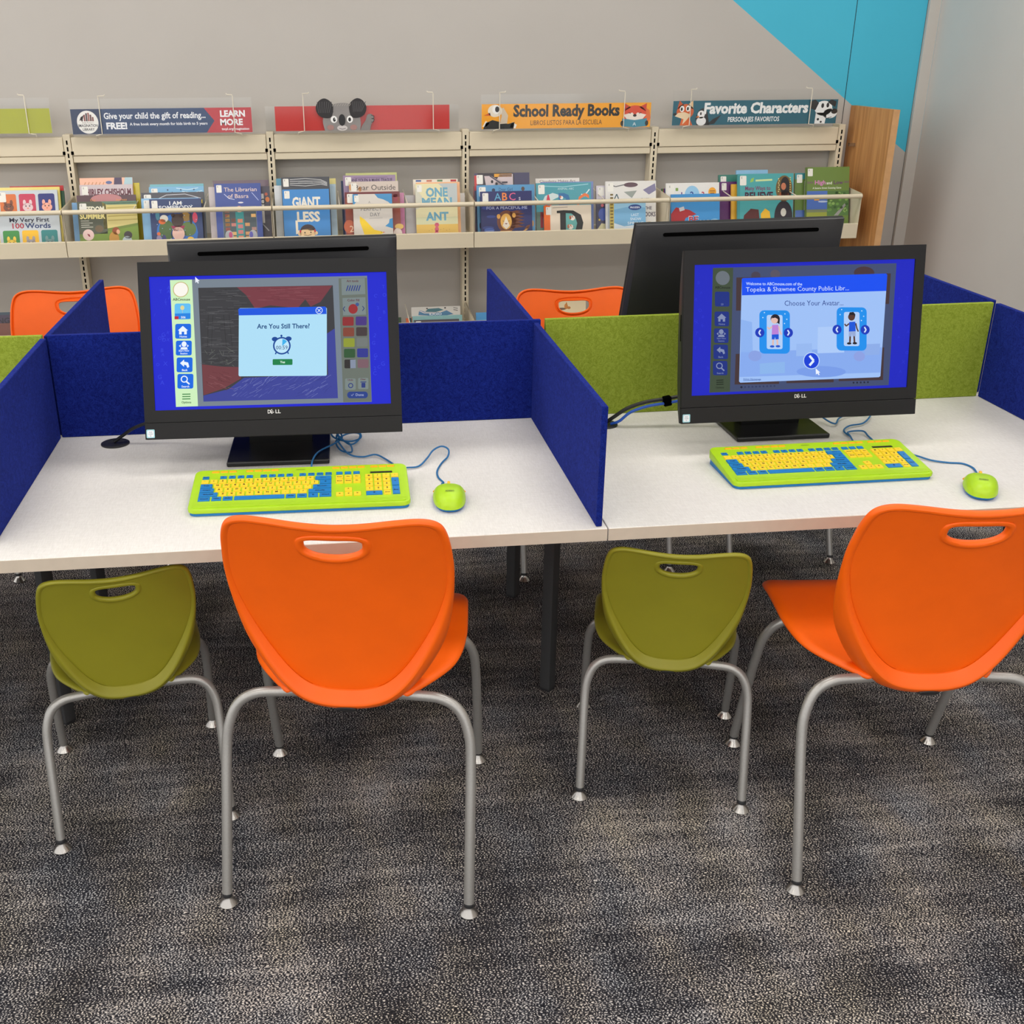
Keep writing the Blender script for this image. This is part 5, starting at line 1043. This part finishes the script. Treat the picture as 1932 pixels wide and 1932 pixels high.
def gaming(A, H):
    A.rect(0, 0, 1, H, (70, 54, 76)); A.up(); A.rect(0, H-.06, 1, H, (60, 78, 92)); A.poly([(.76, H-.30), (.80, H-.08), (1, H-.10), (1, H-.36)], (168, 134, 44)); A.up(); A.text('GAMING', .05, H-.24, .17, (28, 16, 30), width=.72); A.text('WORLD', .05, H-.38, .17, (28, 16, 30), width=.76)
def whale(A, H):
    A.rect(0, 0, 1, H, (206, 202, 194)); A.up(); A.poly([(.14, H-.16), (.16, H-.06), (.3, H-.11), (.6, H-.12), (.72, H-.08), (.86, H-.16), (.60, H-.20)], (74, 124, 160)); A.poly([(.28, H-.10), (.34, H-.04), (.56, H-.03), (.66, H-.07), (.5, H-.11)], (60, 110, 120)); A.ell(.32, H-.035, .018, .014, (30, 30, 30)); A.ell(.69, H-.03, .02, .014, (40, 34, 34)); A.up(); A.text('ILIOIO', .36, H-.17, .06, (226, 234, 238), width=.26); A.line([(.15, H-.07), (.26, H-.12), (.5, H-.13)], .014, (226, 214, 206)); A.line([(.86, H-.03), (.95, H-.05)], .012, (60, 60, 60)); A.line([(.86, H-.07), (.95, H-.09)], .012, (60, 60, 60)); A.rect(0, 0, 1, H-.19, (206, 110, 60))
def creamb(A, H):
    A.rect(0, 0, 1, H, (226, 208, 170)); A.up(); A.ell(.22, H-.20, .05, .06, (120, 80, 40)); A.ell(.34, H-.17, .06, .06, (140, 96, 54)); A.ell(.56, H-.17, .04, .06, (206, 130, 50)); A.ell(.46, H-.22, .10, .025, (110, 80, 60)); A.ell(.62, H-.20, .04, .03, (190, 120, 50)); A.ell(.30, H-.115, .02, .03, (140, 96, 54)); A.ell(.57, H-.11, .015, .03, (206, 130, 50))
BK = [
 (-1.960, -1.697, .268, 3.195, (196, 204, 210), 'white picture book reading "My Very First 100 Words"', tiles, {}),
 (-1.979, -1.690, .278, 3.215, (232, 214, 120), 'yellow-edged book right behind the 100 Words book', None, {'sticker': 0}),
 (-1.910, -1.676, .259, 3.235, (24, 74, 48), 'dark green book whose edge shows right of the 100 Words book', None, {'sticker': 0, 'spine': (210, 160, 50)}),
 (-1.914, -1.682, .279, 3.255, (186, 40, 46), 'red book standing behind the 100 Words book', None, {'sticker': 0}),
 (-1.945, -1.679, .265, 3.275, (224, 214, 208), 'white and red book at the very back of the leftmost pile', None, {'sticker': 0}),
 (-1.615, -1.355, .215, 3.195, (110, 132, 52), 'green picture book reading "Freedom Summer"', freedom, {}),
 (-1.618, -1.359, .239, 3.215, (92, 66, 74), 'dusky purple book peeping over the Freedom Summer book', journey, {'sticker': 0}),
 (-1.646, -1.389, .207, 3.235, (130, 176, 220), 'light blue book showing left of the Freedom Summer book', None, {'sticker': 0}),
 (-1.610, -1.376, .279, 3.255, (206, 192, 196), 'pale book with dark red title reading Shirley Chisholm', chisholm, {}),
 (-1.611, -1.377, .306, 3.275, (242, 190, 164), 'peach coloured book, tallest behind the Shirley Chisholm book', peach, {'sticker': 0}),
 (-1.584, -1.351, .280, 3.295, (214, 196, 40), 'yellow book showing right of the Shirley Chisholm book', None, {'sticker': 0}),
 (-1.298, -1.068, .220, 3.195, (34, 56, 106), 'dark blue picture book reading "I Am Somebody"', somebody, {}),
 (-1.336, -1.082, .221, 3.215, (134, 184, 222), 'pale blue book with a sticker left of the I Am Somebody book', None, {}),
 (-1.337, -1.058, .243, 3.235, (74, 74, 82), 'grey film-wrapped book behind the I Am Somebody book', film, {}),
 (-1.304, -1.059, .265, 3.258, (124, 182, 218), 'sky blue dotted book in the pile of the I Am Somebody book', dotted, {}),
 (-1.302, -1.061, .273, 3.282, (110, 178, 190), 'pale teal book at the back of the I Am Somebody pile', None, {'sticker': 0}),
 (-1.006, -.799, .279, 3.205, (54, 76, 152), 'blue picture book reading "The Librarian of Basra"', basra, {}),
 (-1.035, -.827, .263, 3.228, (196, 186, 186), 'pale grey book showing left of the Librarian book', None, {'sticker': 0}),
 (-.996, -.761, .260, 3.250, (74, 70, 84), 'grey book with white and orange marks right of the Librarian book', letters_orange, {'sticker': 0}),
 (-1.018, -.765, .285, 3.274, (104, 84, 96), 'purple-grey book with red edge behind the Librarian book', None, {'sticker': 0}),
 (-.702, -.490, .250, 3.195, (62, 136, 204), 'bright blue picture book with white title "Giant Less"', giant, {}),
 (-.705, -.485, .300, 3.217, (70, 72, 78), 'dark grey film-wrapped book behind the Giant Less book', film2, {}),
 (-.739, -.513, .263, 3.239, (216, 220, 222), 'white book showing left of the Giant Less book', None, {'sticker': 0}),
 (-.684, -.457, .263, 3.261, (172, 196, 212), 'pale blue book showing right of the Giant Less book', None, {'sticker': 0}),
 (-.671, -.455, .285, 3.284, (216, 204, 130), 'yellow book at the back right of the Giant Less book', None, {'sticker': 0}),
 (-.730, -.536, .286, 3.307, (90, 150, 176), 'teal blue book at the back left of the Giant Less book', None, {'sticker': 0}),
 (-.383, -.202, .224, 3.195, (214, 208, 200), 'white picture book with a yellow bird reading "A Perfect Day"', perfect, {}),
 (-.418, -.164, .231, 3.215, (140, 62, 44), 'red-brown book directly behind the A Perfect Day book', redbrown, {}),
 (-.369, -.143, .222, 3.235, (196, 120, 160), 'pink book showing right of the red-brown book', None, {'sticker': 0}),
 (-.396, -.167, .272, 3.255, (206, 192, 180), 'beige book with dark title reading Bear Outside', bear, {}),
 (-.421, -.177, .297, 3.276, (152, 128, 160), 'lilac book with authors Yolen and Teague along its top', yolen, {}),
 (-.431, -.204, .272, 3.297, (30, 54, 96), 'navy book showing left of the lilac book', None, {'sticker': 0}),
 (-.407, -.167, .303, 3.318, (196, 200, 130), 'pale green book, tallest at the back of the lilac pile', None, {'sticker': 0}),
 (-.092, .103, .263, 3.205, (226, 218, 174), 'cream picture book with blue title "One Mean Ant"', ant, {}),
 (-.085, .119, .266, 3.227, (238, 176, 120), 'peach book just right behind the One Mean Ant book', None, {'sticker': 0}),
 (-.138, .076, .209, 3.249, (176, 174, 176), 'grey film-wrapped book left of the One Mean Ant book', None, {'sticker': 0}),
 (-.095, .115, .275, 3.271, (230, 222, 206), 'board book with coloured tabs above the One Mean Ant book', board, {'sticker': 0}),
 (-.070, .150, .209, 3.295, (214, 210, 204), 'white book showing right of the One Mean Ant book', None, {'sticker': 0}),
 (.210, .453, .225, 3.195, (26, 34, 98), 'navy picture book with a lion reading "ABCs for a Peaceful Me"', abcs, {}),
 (.197, .471, .250, 3.219, (86, 150, 196), 'light blue book directly behind the lion ABC book', ltblue, {}),
 (.191, .453, .300, 3.245, (74, 72, 100), 'tall dark book with a white ship behind the lion ABC book', ship, {}),
 (.190, .410, .240, 3.271, (186, 110, 120), 'rose coloured book left behind the lion ABC book', None, {'sticker': 0}),
 (.510, .736, .158, 3.195, (228, 104, 22), 'cream picture book with a big black letter D and orange spine', bigD, {}),
 (.479, .743, .254, 3.221, (72, 156, 170), 'teal picture book with big letters A B C', teal, {}),
 (.507, .760, .255, 3.247, (110, 130, 190), 'periwinkle book behind the teal ABC book', None, {'sticker': 0}),
 (.487, .699, .269, 3.273, (228, 222, 214), 'white book, tallest behind the teal ABC book', cloudy, {'sticker': 0}),
 (.825, 1.000, .166, 3.195, (118, 176, 216), 'ice blue book with a gold patterned spine and navy badge', snow, {'sticker': 0}),
 (.813, 1.058, .256, 3.221, (226, 224, 220), 'white picture book with grey shapes behind the ice blue book', whitebooks, {}),
 (.774, 1.019, .235, 3.247, (66, 66, 92), 'dark violet book showing left of the white picture book', darkkids, {}),
 (1.124, 1.363, .196, 3.195, (60, 148, 214), 'sky blue book with red title "Be Wise"', wise, {'sticker': 0}),
 (1.107, 1.369, .243, 3.221, (232, 230, 226), 'white board book with the numbers 1, 2 and 3', numbers, {}),
 (1.096, 1.338, .216, 3.252, (40, 50, 60), 'dark book with coloured stripes left of the numbers board book', spines, {'sticker': 0}),
 (1.457, 1.734, .279, 3.211, (72, 164, 168), 'turquoise book reading "Many Ways to Believe"', believe, {}),
 (1.434, 1.670, .232, 3.233, (226, 170, 50), 'yellow and blue book peeping out left of the Believe book', None, {'sticker': 0}),
 (1.385, 1.596, .241, 3.255, (92, 36, 104), 'purple book left of the Believe book', None, {}),
 (1.387, 1.631, .270, 3.279, (52, 122, 108), 'dark green book, back left of the Believe book', None, {}),
 (1.484, 1.643, .287, 3.303, (140, 190, 226), 'pale blue book just above the Believe book', None, {'sticker': 0}),
 (1.797, 2.016, .304, 3.211, (106, 132, 58), 'green book reading "High and Low" at the right end', high, {}),
 (1.753, 1.994, .276, 3.237, (104, 130, 62), 'green book showing left of the High and Low book', greenlow, {}),
 (1.832, 2.026, .226, 3.263, (44, 30, 30), 'dark brown book behind the High and Low book', None, {'sticker': 0}),
]
for x0, x1, dz, y0, c, lab, dr, kw in BK: book(x0, x1, dz, y0, c, lab, dr, **kw)
LOW = [
 (-.118, .121, .234, 3.234, (206, 202, 194), 'white book with a blue whale-like shape on the lower shelf', whale, {'sticker': 0}),
 (-.116, .127, .197, 3.213, (130, 176, 176), 'pale teal book in front of the whale book on the lower shelf', None, {'sticker': 0}),
 (-.110, .109, .183, 3.194, (74, 66, 70), 'dark grey book, front of the lower shelf pile with the whale book', None, {}),
 (-.262, -.167, .184, 3.260, (40, 70, 40), 'dark green book edge left on the lower shelf beside the computer', None, {'sticker': 0}),
 (-.144, .023, .178, 3.262, (30, 86, 84), 'dark teal book with an orange spine behind the whale book', None, {'sticker': 0, 'spine': (226, 110, 60)}),
 (.196, .359, .203, 3.221, (74, 150, 206), 'plain blue book on the lower shelf left of the blue divider', None, {'sticker': 0}),
 (-2.157, -1.947, .269, 3.226, (70, 54, 76), 'dark purple book with a black title on the lower shelf at the left edge', gaming, {'sticker': 0}),
 (-2.176, -1.977, .227, 3.195, (110, 62, 46), 'brown book with a white sticker on the lower shelf at the left edge', None, {}),
 (.518, .743, .256, 3.221, (226, 208, 170), 'cream book with small animals seen through the orange chair handle', creamb, {'sticker': 0}),
]
for x0, x1, dz, y0, c, lab, dr, kw in LOW: book(x0, x1, dz, y0, c, lab, dr, zf=.1845, grp='picture books in the lower trays', **kw)
